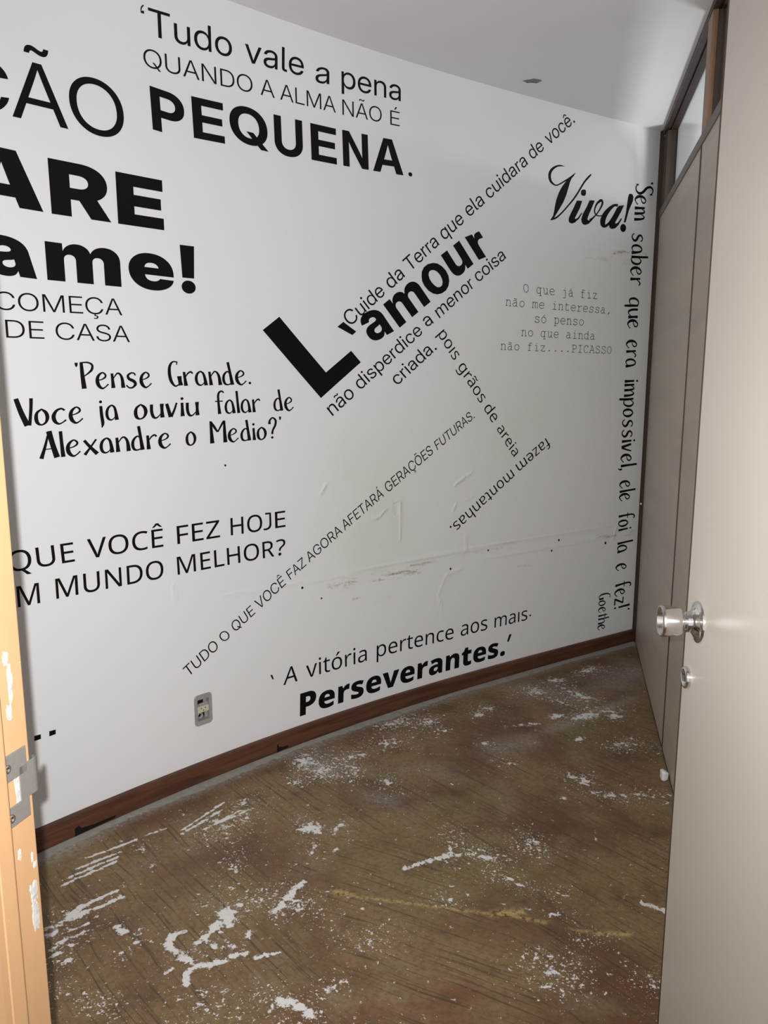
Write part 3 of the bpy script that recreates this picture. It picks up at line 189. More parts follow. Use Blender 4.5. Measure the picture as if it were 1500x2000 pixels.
QUOTES = {
'tudo': [([([0,1,2,3],[0.0,0.85,1.615,2.406],[0.09222,0.00373,1e-05,0.07443,-0.91782,2.3842]),([4,5,6,7],[0.0,0.719,1.444,1.773],[0.09409,0.00381,0.00238,0.07472,-0.58499,2.39645]),([5],[0.0],[0.10119,0.01216,0.00153,0.07127,-0.30929,2.39649]),([8,7,9,5],[0.0,0.791,1.543,2.308],[0.09478,0.00282,-0.0005,0.07403,-0.20005,2.40567])],[[(-0.9364,2.443),(-0.9269,2.4458),(-0.9268,2.4374),(-0.9374,2.437),(-0.9382,2.4443),(-0.9365,2.453),(-0.9316,2.4593),(-0.9267,2.4616),(-0.9269,2.458),(-0.9306,2.4547),(-0.9334,2.4507),(-0.9343,2.4455)]]),([([10,11,12,13,14,15],[0.0,1.016,1.981,2.871,3.861,4.808],[0.06667,0.00221,-0.00079,0.05037,-0.94012,2.29505]),([12],[0.0],[0.06466,0.00141,-0.00209,0.05032,-0.52726,2.31005]),([12,16,17,12],[0.0,0.89,1.627,2.813],[0.06315,0.00136,-0.00088,0.05,-0.45074,2.31199]),([13,18,15],[0.0,0.99,1.88],[0.06544,0.00277,-0.00048,0.05108,-0.1962,2.31586]),([19],[0.0],[0.07119,0.0024,-0.00078,0.05023,0.02157,2.32358])],[]),([([20],[0.0],[0.14575,-0.00861,-0.00439,0.12023,-0.92779,2.12637]),([21],[0.0],[0.15723,0.00504,-0.00426,0.11972,-0.79005,2.12909]),([22],[0.0],[0.15243,-0.00103,-0.01107,0.11155,-0.64853,2.1486]),([23],[0.0],[0.13932,0.00265,-0.00303,0.12236,-0.4852,2.1378]),([21],[0.0],[0.15386,0.00215,-0.0037,0.11921,-0.33651,2.14322]),([24],[0.0],[0.13428,0.0039,-0.00414,0.12023,-0.1973,2.14555]),([25],[0.0],[0.14889,0.00533,-0.00413,0.12037,-0.05319,2.14929]),([26],[0.0],[0.08206,-0.00076,-0.00048,0.06509,0.11145,2.1564])],[])],
'pare': [([([27],[0.0],[0.16864,0.01683,0.0031,0.12676,-1.49039,2.05817]),([28],[0.0],[0.17286,0.00141,-0.00051,0.14768,-1.33003,2.071]),([29],[0.0],[0.17761,-0.00091,-0.00934,0.1461,-1.17541,2.07578])],[]),([([30],[0.0],[0.20608,-0.00276,0.00656,0.14375,-1.47943,1.84499]),([31],[0.0],[0.20761,0.00028,-0.0009,0.14475,-1.25153,1.84106]),([32],[0.0],[0.19641,-5e-05,-0.00024,0.14458,-1.05483,1.84107])],[]),([([33],[0.0],[0.17639,-0.00709,-0.03832,0.14011,-1.42486,1.66765]),([34],[0.0],[0.19137,-0.00131,-0.00083,0.1435,-1.27647,1.6631]),([35],[0.0],[0.20048,-0.00352,-0.00772,0.14456,-1.02251,1.6633]),([36],[0.0],[0.17723,0.00085,-0.00047,0.14417,-0.85377,1.6603])],[]),([([37,15,17,38,39,12],[0.0,0.978,1.994,3.179,3.975,4.953],[0.06353,0.00084,-0.00064,0.04735,-1.41641,1.57441])],[]),([([14,38],[0.0,0.947],[0.06608,0.00013,-8e-05,0.04709,-1.39631,1.50243]),([37,12,40,12],[0.0,0.978,1.868,2.701],[0.06431,-0.00022,0.00015,0.04708,-1.25658,1.50249])],[])],
'pense': [([(['HP','He','Hn','Hs','He'],[0.0,0.56,1.12,1.68,2.24],[0.08375,0.00091,0.00034,0.07599,-1.19002,1.36421]),(['HG','Hr','Ha','Hn','Hd','He','H.'],[0.0,0.56,1.02,1.58,2.14,2.7,3.26],[0.09104,0.00103,-0.00504,0.07716,-0.90154,1.3693])],[[(-1.2037,1.4386),(-1.1939,1.4387),(-1.1948,1.4311),(-1.1985,1.4259),(-1.2014,1.4276),(-1.2034,1.4334)]]),([(['HV','Ho','Hc','He'],[0.0,0.6,1.16,1.72],[0.08904,0.00118,0.00227,0.075,-1.38486,1.2645]),(['Hj','Ha'],[0.0,0.22],[0.08242,0.001,0.00118,0.07607,-1.13792,1.26974]),(['Ho','Hu','Hv','Hi','Hu'],[0.0,0.56,1.12,1.68,1.88],[0.09547,0.00209,0.00413,0.07606,-1.02825,1.2696]),(['Hf','Ha','Hl','Ha','Hr'],[0.0,0.42,0.98,1.18,1.74],[0.08264,0.00116,-0.00237,0.07688,-0.73655,1.27569]),(['Hd','He'],[0.0,0.56],[0.08284,-0.00094,-0.00221,0.0766,-0.50586,1.28024])],[]),([(['HA','Hl','He','Hx','Ha','Hn','Hd','Hr','He'],[0.0,0.66,0.86,1.42,1.98,2.54,3.1,3.66,4.12],[0.09103,0.00125,0.00123,0.07631,-1.32478,1.17007]),(['Ho'],[0.0],[0.08248,-0.00015,0.00156,0.07495,-0.85315,1.17842]),(['HM','He','Hd','Hi','Ho','H?'],[0.0,0.8,1.36,1.92,2.12,2.68],[0.087,0.00104,-6e-05,0.07363,-0.7627,1.17955])],[[(-0.4842,1.2593),(-0.4742,1.259),(-0.4757,1.2511),(-0.4789,1.2461),(-0.4827,1.2495)]])],
'hoje': [([([41,42,43],[0.0,1.095,2.121],[0.06973,-0.00071,-0.00263,0.05879,-1.43897,0.86119]),([44,45,46,47],[0.0,0.847,1.942,2.829],[0.07166,-0.00057,-0.00017,0.0598,-1.20214,0.85965]),([48,43,49],[0.0,0.728,1.507],[0.0762,8e-05,-0.00055,0.06021,-0.90941,0.85771]),([50,45],[0.0,1.04],[0.06754,-0.00055,7e-05,0.0608,-0.7039,0.85803]),([43],[0.0],[0.07969,0.00055,-0.00026,0.05995,-0.52133,0.8587])],[[(-0.5521,0.9205),(-0.5274,0.9191),(-0.5265,0.8738),(-0.5299,0.8648),(-0.5379,0.8591),(-0.5488,0.8568),(-0.5605,0.8584),(-0.5603,0.8643),(-0.5499,0.8637),(-0.542,0.8657),(-0.5371,0.8703),(-0.5352,0.8775),(-0.535,0.9133),(-0.5523,0.9139)]]),([([51],[0.0],[0.06312,-0.00097,-0.00033,0.06066,-1.42587,0.75693]),([51,42,52,53,45],[0.0,1.275,2.301,3.371,4.393],[0.06686,-0.00057,0.00031,0.06038,-1.31538,0.75737]),([51,43,54,50,45,55],[0.0,1.275,2.053,2.791,3.831,4.926],[0.06837,0.0002,-0.00136,0.06014,-0.91238,0.75504]),([56],[0.0],[0.07266,-0.00261,0.0023,0.05902,-0.51222,0.75668])],[])],
'dots': [([],[[(-1.4021,0.3631),(-1.3828,0.3617),(-1.3833,0.3473),(-1.4029,0.3472)],[(-1.3577,0.3617),(-1.3382,0.3609),(-1.3387,0.3463),(-1.3584,0.346)]])],
'lamour': [([([57,1,58,2,7],[0.0,0.995,1.76,2.055,2.846],[0.04854,0.03723,-0.04166,0.04035,-0.1635,1.58081]),([2,5],[0.0,0.791],[0.05084,0.03957,-0.04288,0.03995,0.03139,1.72787]),([0,7,59,59,5],[0.0,0.85,1.601,2.06,2.52],[0.04787,0.03723,-0.04164,0.03927,0.12711,1.80198]),([60,1,7],[0.0,0.791,1.557],[0.0487,0.0381,-0.04037,0.04187,0.30049,1.93494]),([7,6,5],[0.0,0.751,1.081],[0.05099,0.03902,-0.04213,0.04087,0.43156,2.03874]),([61,1,58,2,5,59,5],[0.0,0.734,1.499,1.793,2.585,3.309,3.769],[0.04956,0.03881,-0.04199,0.03999,0.54039,2.12184]),([2,7],[0.0,0.791],[0.0491,0.03806,-0.04223,0.03957,0.78022,2.31077]),([4,3,61,62,63],[0.0,0.719,1.489,2.222,2.973],[0.04796,0.03723,-0.04161,0.04129,0.87751,2.38566])],[]),([([64],[0.0],[0.15269,0.0681,-0.11066,0.12208,-0.06147,1.52431]),([65],[0.0],[0.14045,0.09596,-0.11465,0.11735,0.06798,1.58151]),([66],[0.0],[0.13576,0.09285,-0.1123,0.11856,0.35674,1.78764]),([67],[0.0],[0.16736,0.06502,-0.1111,0.11533,0.47962,1.87379])],[[(-0.5421,1.5565),(-0.4726,1.6044),(-0.2748,1.414),(-0.1584,1.4946),(-0.1128,1.4527),(-0.299,1.3211)],[(-0.2206,1.5801),(-0.1933,1.5991),(-0.1333,1.5658),(-0.152,1.5525)],[(0.1866,1.788),(0.1873,1.8079),(0.1978,1.826),(0.2176,1.8395),(0.2444,1.8464),(0.2681,1.8461),(0.2921,1.8372),(0.3129,1.8224),(0.327,1.8032),(0.3316,1.7831),(0.3278,1.7625),(0.3143,1.7438),(0.2938,1.7318),(0.2699,1.7258),(0.2461,1.7282),(0.2223,1.738),(0.2019,1.7543),(0.1901,1.7709),(0.1866,1.788),(0.2225,1.7981),(0.2284,1.7835),(0.2387,1.7717),(0.2541,1.7602),(0.2695,1.7541),(0.2831,1.7558),(0.2933,1.7628),(0.2965,1.7757),(0.2929,1.7881),(0.2824,1.8025),(0.2652,1.815),(0.2482,1.8193),(0.2347,1.8172),(0.2247,1.8102),(0.2225,1.7981)]]),([([9,68,3],[0.0,0.765,1.49],[0.05053,0.03539,-0.04002,0.04258,-0.25092,1.25012]),([2,58,69,8,7,59,2,58,61,7],[0.0,0.791,1.086,1.754,2.546,3.297,3.757,4.548,4.842,5.576],[0.05025,0.03614,-0.04142,0.03926,-0.11709,1.34552]),([5],[0.0],[0.06102,0.0308,-0.0411,0.04154,0.21413,1.59371]),([70,7,9,3,59],[0.0,1.164,1.916,2.681,3.451],[0.04976,0.03629,-0.03787,0.0414,0.27832,1.62895]),([61,3,58,69,5],[0.0,0.734,1.503,1.798,2.466],[0.05088,0.03662,-0.03967,0.04058,0.48865,1.78477])],[]),([([61,59,58,5,2,5,63],[0.0,0.734,1.193,1.487,2.212,3.004,3.728],[0.05203,0.03723,-0.04406,0.03765,0.06421,1.36165])],[]),([([71,72,73,74],[0.0,0.861,1.709,2.07],[0.03485,-0.04064,0.04429,0.0308,0.26885,1.57245]),([75,76,77,72,74],[0.0,0.861,1.44,2.225,3.073],[0.03664,-0.04252,0.04303,0.03114,0.3804,1.4404]),([78,79],[0.0,0.861],[0.03665,-0.04307,0.04508,0.02972,0.53091,1.26553]),([80,76,79,81,80],[0.0,0.786,1.364,2.154,2.515],[0.0349,-0.04167,0.0406,0.03073,0.61167,1.17201])],[]),([([82,80,83,79,84],[0.0,0.482,1.268,1.926,2.716],[-0.04972,-0.03042,0.03388,-0.04128,0.92841,1.12252]),([84,72,85,86,80,85,87,80,74,88],[0.0,1.31,2.157,3.022,3.528,4.314,5.179,6.045,6.831,7.501],[-0.04636,-0.02942,0.03574,-0.0411,0.71261,0.98889])],[])],
'tudo o que': [([([89,90,91,92],[0.0,0.849,1.826,2.782],[0.03353,0.0199,-0.02129,0.03586,-0.88239,0.39266]),([92],[0.0],[0.03845,0.01105,-0.01888,0.03392,-0.74507,0.48177]),([93,90,94],[0.0,1.032,2.009],[0.03231,0.01952,-0.02019,0.03513,-0.69281,0.5061]),([95,92,96,97],[0.0,0.907,1.938,2.931],[0.03275,0.02043,-0.02083,0.03651,-0.58897,0.56834]),([98,99,100],[0.0,0.772,1.679],[0.0313,0.01893,-0.02041,0.03446,-0.45272,0.65418]),([99,101,92,102,99],[0.0,0.907,1.913,2.945,3.816],[0.03373,0.02039,-0.0217,0.0349,-0.3632,0.70738]),([99,98,94,89,99,102,103],[0.0,0.907,1.679,2.481,3.329,4.236,5.106],[0.03267,0.01969,-0.02124,0.03685,-0.19525,0.80919]),([101,94,102,99,104,105,94,106],[0.0,1.007,1.809,2.679,3.586,4.579,5.611,6.413],[0.03347,0.02057,-0.02309,0.03688,0.01806,0.93621]),([98,90,89,90,102,99,106,107],[0.0,0.772,1.749,2.598,3.575,4.445,5.352,6.202],[0.03239,0.02034,-0.02051,0.03598,0.27666,1.09301])],[])],
'vitoria': [([([108],[0.0],[0.07312,0.00021,0.00546,0.06554,-0.49204,0.25434]),([109,81,86,110,76,81,80],[0.0,0.711,1.073,1.578,2.426,3.004,3.366],[0.07357,-0.00011,-5e-05,0.06689,-0.38681,0.25463]),([71,79,76,86,79,85,111,79],[0.0,0.861,1.651,2.23,2.735,3.525,4.391,5.063],[0.07491,-0.00132,0.00103,0.06632,-0.04797,0.25761]),([80,72,74],[0.0,0.786,1.633],[0.07357,0.00017,0.00039,0.06785,0.42232,0.25225]),([84,80,73,74],[0.0,1.31,2.095,2.457],[0.07098,0.00028,0.00027,0.0647,0.62316,0.25283])],[[(-0.5483,0.31),(-0.5399,0.3093),(-0.5332,0.291),(-0.5392,0.2904)],[(0.8535,0.2721),(0.8591,0.278),(0.8665,0.2738),(0.8603,0.266)]]),([([112,113,114,115,113,116,113,114,117,118,119,113,115,120],[0.0,0.883,1.744,2.395,3.116,3.977,4.824,5.684,6.336,7.203,8.137,8.773,9.634,10.354],[0.10583,-0.00018,0.00338,0.09148,-0.43123,0.10806])],[[(0.7138,0.1708),(0.7252,0.1676),(0.7423,0.2018),(0.7271,0.2028)]])],
'viva': [([],[[(0.978,2.3146),(0.9735,2.3152),(0.9691,2.3159),(0.9643,2.3165),(0.9589,2.3166),(0.9529,2.3164),(0.9464,2.3159),(0.9393,2.3148),(0.9319,2.313),(0.9243,2.3104),(0.9165,2.3071),(0.9089,2.3033),(0.902,2.299),(0.896,2.2944),(0.8907,2.2893),(0.8862,2.2839),(0.8827,2.2783),(0.8806,2.2725),(0.8796,2.2667),(0.8796,2.2611),(0.8804,2.2558),(0.882,2.2507),(0.8845,2.2458),(0.8878,2.2412),(0.8919,2.2371),(0.8971,2.2337),(0.903,2.2311),(0.909,2.229),(0.9145,2.2276),(0.9195,2.2266),(0.9244,2.2262),(0.9293,2.2263),(0.9343,2.227),(0.9391,2.2283),(0.9438,2.23),(0.9486,2.2322),(0.9545,2.2351),(0.962,2.2389),(0.9706,2.2435),(0.9796,2.2484),(0.988,2.2529),(0.996,2.2569),(1.004,2.2609),(1.0115,2.2646),(1.018,2.2681),(1.0233,2.2711),(1.0276,2.2737),(1.0315,2.2765),(1.0353,2.2798),(1.0389,2.2837),(1.0419,2.288),(1.0447,2.2924),(1.0475,2.2966),(1.0461,2.2972),(1.0412,2.2937),(1.0363,2.2902),(1.0316,2.287),(1.0272,2.284),(1.0234,2.2816),(1.0199,2.2794),(1.0161,2.277),(1.0112,2.274),(1.0051,2.2704),(0.9981,2.2663),(0.9906,2.262),(0.9829,2.2576),(0.9746,2.2529),(0.9658,2.2479),(0.9574,2.2433),(0.9502,2.2395),(0.9446,2.2368),(0.9403,2.2348),(0.9367,2.2334),(0.9331,2.2326),(0.9295,2.2321),(0.9262,2.232),(0.9228,2.2324),(0.9191,2.2334),(0.9148,2.2352),(0.9103,2.2376),(0.9062,2.2403),(0.903,2.2433),(0.9005,2.2466),(0.8984,2.2505),(0.8969,2.2547),(0.896,2.2589),(0.8957,2.2632),(0.8959,2.2678),(0.8968,2.2722),(0.8983,2.2764),(0.9007,2.2805),(0.9039,2.2847),(0.9078,2.2889),(0.9122,2.2928),(0.9172,2.2966),(0.9231,2.3003),(0.9294,2.3037),(0.9353,2.3064),(0.941,2.3083),(0.9469,2.3096),(0.9529,2.3106),(0.9585,2.3115),(0.9635,2.3123),(0.9682,2.3128),(0.9729,2.3132),(0.9777,2.3137)],[(0.9055,2.0799),(0.9107,2.0811),(0.916,2.0822),(0.9214,2.0835),(0.9267,2.0852),(0.9317,2.0872),(0.9366,2.0894),(0.9421,2.0924),(0.9482,2.0963),(0.9554,2.1013),(0.9633,2.1074),(0.9714,2.1139),(0.9792,2.1204),(0.9865,2.1268),(0.9936,2.1333),(1.0007,2.1399),(1.0081,2.1469),(1.0163,2.1545),(1.025,2.1625),(1.0336,2.1705),(1.0415,2.1783),(1.0483,2.1854),(1.0545,2.1922),(1.0604,2.199),(1.0663,2.2062),(1.0726,2.2142),(1.0789,2.2225),(1.085,2.2308),(1.0908,2.2385),(1.0963,2.2455),(1.1014,2.2521),(1.1064,2.2583),(1.1114,2.264),(1.1167,2.2694),(1.1221,2.2744),(1.1274,2.2792),(1.1323,2.2837),(1.1369,2.288),(1.1414,2.292),(1.1452,2.2956),(1.1481,2.2985),(1.1495,2.3004),(1.1497,2.3015),(1.1496,2.3023),(1.1497,2.3033),(1.1477,2.3043),(1.1463,2.304),(1.145,2.3039),(1.1433,2.3034),(1.1408,2.302),(1.1372,2.2995),(1.1327,2.2962),(1.1278,2.2922),(1.1228,2.2879),(1.1178,2.2834),(1.1126,2.2784),(1.1072,2.273),(1.1019,2.2672),(1.0968,2.2611),(1.0919,2.2547),(1.0869,2.248),(1.0816,2.2409),(1.0758,2.2332),(1.0697,2.225),(1.0635,2.2167),(1.0573,2.2089),(1.0514,2.2019),(1.0457,2.1952),(1.0397,2.1886),(1.0331,2.1816),(1.0255,2.174),(1.0172,2.1659),(1.0087,2.1578),(1.0007,2.1502),(0.9933,2.1432),(0.9863,2.1366),(0.9794,2.1302),(0.9722,2.124),(0.9645,2.1177),(0.9564,2.1115),(0.9486,2.1057),(0.9417,2.101),(0.936,2.0978),(0.9312,2.0956),(0.9265,2.0937),(0.9218,2.0915),(0.9173,2.0891),(0.9129,2.0867),(0.9086,2.0843),(0.9041,2.0819)],[(1.1588,2.1002),(1.1635,2.1042),(1.1681,2.1082),(1.173,2.1124),(1.1784,2.1172),(1.1844,2.1225),(1.1908,2.1284),(1.1973,2.1346),(1.2036,2.1408),(1.2097,2.1474),(1.2158,2.1542),(1.2215,2.161),(1.2263,2.1673),(1.2302,2.1732),(1.2336,2.1788),(1.236,2.1842),(1.2373,2.1893),(1.2368,2.1942),(1.2346,2.1985),(1.2317,2.2019),(1.2276,2.2047),(1.2205,2.2055),(1.2149,2.204),(1.2115,2.2026),(1.2088,2.2018),(1.2161,2.1928),(1.2191,2.1943),(1.2216,2.1958),(1.2217,2.1963),(1.2197,2.1967),(1.2206,2.1961),(1.2225,2.1941),(1.224,2.1915),(1.2245,2.1885),(1.2239,2.1849),(1.2222,2.1803),(1.2196,2.1751),(1.2163,2.1695),(1.2124,2.1633),(1.2077,2.1566),(1.2025,2.1497),(1.1969,2.1434),(1.1907,2.1374),(1.1839,2.1316),(1.1771,2.1262),(1.1705,2.1215),(1.1644,2.1176),(1.1586,2.1144),(1.1528,2.1114),(1.1468,2.1082)],[(1.211,2.2027),(1.2064,2.1993),(1.2016,2.1958),(1.1965,2.1918),(1.1918,2.1873),(1.1879,2.1822),(1.1844,2.1769),(1.1816,2.1715),(1.1793,2.1663),(1.1776,2.1613),(1.1763,2.1563),(1.1758,2.1514),(1.1763,2.1467),(1.1779,2.1423),(1.1804,2.1381),(1.1838,2.1344),(1.1879,2.1315),(1.1928,2.1294),(1.1984,2.1283),(1.2042,2.1278),(1.21,2.1279),(1.216,2.1285),(1.2223,2.1296),(1.2285,2.1313),(1.2343,2.1333),(1.2394,2.1359),(1.244,2.1389),(1.2482,2.1419),(1.2524,2.1448),(1.2487,2.1472),(1.2443,2.1444),(1.24,2.1415),(1.2358,2.1389),(1.2314,2.1368),(1.2264,2.1352),(1.2209,2.1339),(1.2154,2.133),(1.2104,2.1327),(1.2056,2.1328),(1.201,2.1333),(1.1969,2.1342),(1.1936,2.1357),(1.1908,2.138),(1.1882,2.1411),(1.1863,2.1446),(1.1852,2.1482),(1.185,2.152),(1.1855,2.1562),(1.1868,2.1607),(1.1888,2.1652),(1.1915,2.1698),(1.1949,2.1745),(1.1987,2.179),(1.2028,2.1829),(1.207,2.186),(1.2118,2.1887),(1.2173,2.1916),(1.2228,2.1947)],[(1.3372,2.1964),(1.3317,2.1961),(1.3256,2.1959),(1.3182,2.1952),(1.31,2.1935),(1.302,2.1907),(1.2939,2.1874),(1.2856,2.1832),(1.2771,2.1782),(1.2681,2.172),(1.2586,2.1648),(1.2493,2.157),(1.2414,2.1492),(1.2349,2.1415),(1.2296,2.1338),(1.2254,2.1261),(1.2225,2.1187),(1.221,2.1114),(1.2209,2.1043),(1.2222,2.098),(1.2248,2.0923),(1.2294,2.0876),(1.2362,2.0839),(1.245,2.0819),(1.2548,2.0826),(1.2631,2.0853),(1.2705,2.0891),(1.2776,2.0936),(1.2842,2.0986),(1.29,2.1043),(1.2954,2.1105),(1.3006,2.117),(1.3058,2.1236),(1.3112,2.1305),(1.3167,2.1377),(1.3222,2.145),(1.3275,2.152),(1.3326,2.1588),(1.3375,2.1653),(1.3423,2.1718),(1.3472,2.1782),(1.3319,2.1817),(1.3277,2.1751),(1.3236,2.1685),(1.3194,2.1619),(1.3149,2.1551),(1.3099,2.1481),(1.3045,2.1409),(1.2991,2.1339),(1.2936,2.1272),(1.2881,2.1209),(1.2826,2.1148),(1.2771,2.1095),(1.2717,2.1051),(1.266,2.1015),(1.26,2.0984),(1.2549,2.0965),(1.2525,2.0963),(1.2534,2.0971),(1.2547,2.0979),(1.2554,2.0991),(1.2556,2.1008),(1.2554,2.1035),(1.2553,2.1074),(1.2557,2.1119),(1.2568,2.1167),(1.2587,2.122),(1.2615,2.128),(1.265,2.1344),(1.2692,2.1407),(1.2746,2.1476),(1.2811,2.1551),(1.2881,2.1624),(1.2945,2.1687),(1.3003,2.1737),(1.3057,2.1779),(1.3109,2.1813),(1.3157,2.1836),(1.3198,2.1846),(1.324,2.1846),(1.3295,2.1843),(1.3355,2.1842)],[(1.0468,2.2969),(1.0273,2.2756),(1.0148,2.2524),(1.0064,2.2269),(0.9952,2.1967),(0.9778,2.1629),(0.9519,2.1283),(0.9241,2.0921),(0.9244,2.0849),(0.912,2.0802),(0.9006,2.0796),(0.9173,2.1),(0.9226,2.1193),(0.9276,2.1457),(0.9346,2.1723),(0.9479,2.201),(0.9656,2.2275),(0.9898,2.2535),(1.0124,2.2722)],[(1.0871,2.2252),(1.0934,2.2304),(1.1087,2.2337),(1.1177,2.2319),(1.1201,2.2219),(1.1181,2.2114),(1.1113,2.2062),(1.0972,2.2054),(1.0891,2.2079),(1.0863,2.2164)],[(1.0634,2.1809),(1.0977,2.1832),(1.085,2.1518),(1.0629,2.117),(1.0541,2.1037),(1.0595,2.1008),(1.0723,2.1068),(1.0931,2.1291),(1.0994,2.1342),(1.101,2.1299),(1.0813,2.1042),(1.056,2.0854),(1.0389,2.0793),(1.0235,2.0806),(1.0157,2.0872),(1.0158,2.1003),(1.0276,2.122),(1.0436,2.1471)],[(1.1449,2.1916),(1.1794,2.1938),(1.1626,2.1619),(1.1424,2.1255),(1.1354,2.1084),(1.143,2.1032),(1.1572,2.1062),(1.1702,2.115),(1.1663,2.1056),(1.1448,2.0885),(1.1228,2.0815),(1.1093,2.0828),(1.099,2.0913),(1.0956,2.1028),(1.1043,2.1273),(1.1268,2.1594)],[(1.3412,2.1893),(1.3789,2.196),(1.362,2.1672),(1.3362,2.1307),(1.3233,2.1126),(1.3275,2.1078),(1.3422,2.1145),(1.3598,2.1332),(1.3681,2.1377),(1.3672,2.1309),(1.3477,2.1043),(1.3252,2.0867),(1.302,2.0814),(1.2876,2.0855),(1.2822,2.0947),(1.2902,2.1138),(1.316,2.1469)],[(1.3825,2.1201),(1.396,2.1203),(1.4143,2.1759),(1.4398,2.222),(1.4422,2.2407),(1.435,2.2507),(1.4226,2.2532),(1.4094,2.2491),(1.4046,2.2363),(1.3999,2.2051),(1.3937,2.1614)],[(1.4013,2.0957),(1.4003,2.0885),(1.3963,2.082),(1.3899,2.0774),(1.3821,2.0752),(1.3741,2.0759),(1.3671,2.0793),(1.3623,2.0848),(1.3602,2.0917),(1.3612,2.0989),(1.3652,2.1053),(1.3716,2.1099),(1.3793,2.1121),(1.3873,2.1114),(1.3943,2.1081),(1.3992,2.1025)]])],
'monospace': [([(['CO'],[0.0],[0.03787,-0.00038,-0.00232,0.03399,0.74969,1.7639]),(['Cq','Cu','Ce'],[2.12,3.18,4.24],[0.03787,-0.00038,-0.00232,0.03399,0.74969,1.7639]),(['Cj','Cá'],[6.36,7.42],[0.03787,-0.00038,-0.00232,0.03399,0.74969,1.7639]),(['Cf','Ci','Cz'],[9.54,10.6,11.66],[0.03787,-0.00038,-0.00232,0.03399,0.74969,1.7639])],[]),([(['Cn','Cã','Co'],[0.0,1.06,2.12],[0.03795,-0.00033,0.00202,0.03348,0.64609,1.70154]),(['Cm','Ce'],[4.24,5.3],[0.03795,-0.00033,0.00202,0.03348,0.64609,1.70154]),(['Ci','Cn','Ct','Ce','Cr','Ce','Cs','Cs','Ca','C,'],[7.42,8.48,9.54,10.6,11.66,12.72,13.78,14.84,15.9,16.96],[0.03795,-0.00033,0.00202,0.03348,0.64609,1.70154])],[]),([(['Cs','Có'],[0.0,1.06],[0.03833,-0.00033,-0.00011,0.03491,0.82242,1.63735]),(['Cp','Ce','Cn','Cs','Co'],[3.18,4.24,5.3,6.36,7.42],[0.03833,-0.00033,-0.00011,0.03491,0.82242,1.63735])],[]),([(['Cn','Co'],[0.0,1.06],[0.03787,-0.00032,0.00101,0.03359,0.74428,1.57623]),(['Cq','Cu','Ce'],[3.18,4.24,5.3],[0.03787,-0.00032,0.00101,0.03359,0.74428,1.57623]),(['Ca','Ci','Cn','Cd','Ca'],[7.42,8.48,9.54,10.6,11.66],[0.03787,-0.00032,0.00101,0.03359,0.74428,1.57623])],[]),([(['Cn','Cã','Co'],[0.0,1.06,2.12],[0.0379,-0.00034,0.00022,0.03253,0.62334,1.51498]),(['Cf','Ci','Cz'],[4.24,5.3,6.36],[0.0379,-0.00034,0.00022,0.03253,0.62334,1.51498]),(['C.'],[7.42],[0.0379,-0.00034,0.00022,0.03253,0.62334,1.51498]),(['C.'],[8.48],[0.0379,-0.00034,0.00022,0.03253,0.62334,1.51498]),(['C.'],[9.54],[0.0379,-0.00034,0.00022,0.03253,0.62334,1.51498]),(['C.'],[10.6],[0.0379,-0.00034,0.00022,0.03253,0.62334,1.51498]),(['CP','CI','CC','CA','CS','CS','CO'],[11.66,12.72,13.78,14.84,15.9,16.96,18.02],[0.0379,-0.00034,0.00022,0.03253,0.62334,1.51498])],[])],
'sem saber': [([(['HS','He','Hm'],[0.0,0.56,1.12],[-0.00024,-0.09257,0.12669,0.00753,1.45612,2.30444]),(['Hs','Ha','Hb','He','Hr'],[0.0,0.56,1.12,1.68,2.24],[0.00068,-0.09226,0.12683,0.00457,1.44889,2.07952]),(['Hq','Hu','He'],[0.0,0.56,1.12],[-0.00041,-0.09376,0.12202,0.00202,1.44973,1.78048]),(['He','Hr','Ha'],[0.0,0.56,1.02],[0.00131,-0.0877,0.12539,0.00337,1.44725,1.57661]),(['Hi','Hm','Hp','Ho','Hs','Hs','Hi','Hv','He','Hl','H,'],[0.0,0.2,0.96,1.52,2.08,2.64,3.2,3.4,3.96,4.52,4.72],[0.00087,-0.09321,0.12595,-0.00037,1.44823,1.38357]),(['He','Hl','He'],[0.0,0.56,0.76],[0.00393,-0.08666,0.12586,0.00154,1.45177,0.8784]),(['Hf','Ho','Hi'],[0.0,0.42,0.98],[0.00435,-0.08097,0.12391,0.0027,1.45613,0.70814]),(['Hl','Ha'],[0.0,0.2],[0.00227,-0.08369,0.12335,0.00135,1.45903,0.55947]),(['He'],[0.0],[0.00327,-0.08104,0.12925,-9e-05,1.45656,0.44388]),(['Hf','He','Hz','H!'],[0.0,0.42,0.98,1.54],[-0.00108,-0.08445,0.12393,0.00497,1.459,0.34245])],[[(1.5588,2.3158),(1.5683,2.3224),(1.5783,2.3229),(1.5791,2.314),(1.5717,2.3128)],[(1.5655,0.1854),(1.5662,0.1908),(1.5747,0.1918),(1.5814,0.1867),(1.5807,0.1809),(1.5728,0.1803)]]),([(['HG','Ho','He','Ht','Hh','He'],[0.0,0.56,1.12,1.68,2.04,2.6],[0.00072,-0.06353,0.08555,-0.00163,1.33912,0.302])],[])],
}

# ------------------------------------------------------------------ helpers
def tag(o, label=None, cat=None, group=None, kind=None):
    if label: o['label'] = label
    if cat: o['category'] = cat
    if group: o['group'] = group
    if kind: o['kind'] = kind
    return o

def link(name, me, mats, parent=None):
    o = bpy.data.objects.new(name, me); COL.objects.link(o)
    for m in (mats if isinstance(mats, (list, tuple)) else [mats]):
        me.materials.append(m)
    if parent: o.parent = parent
    return o

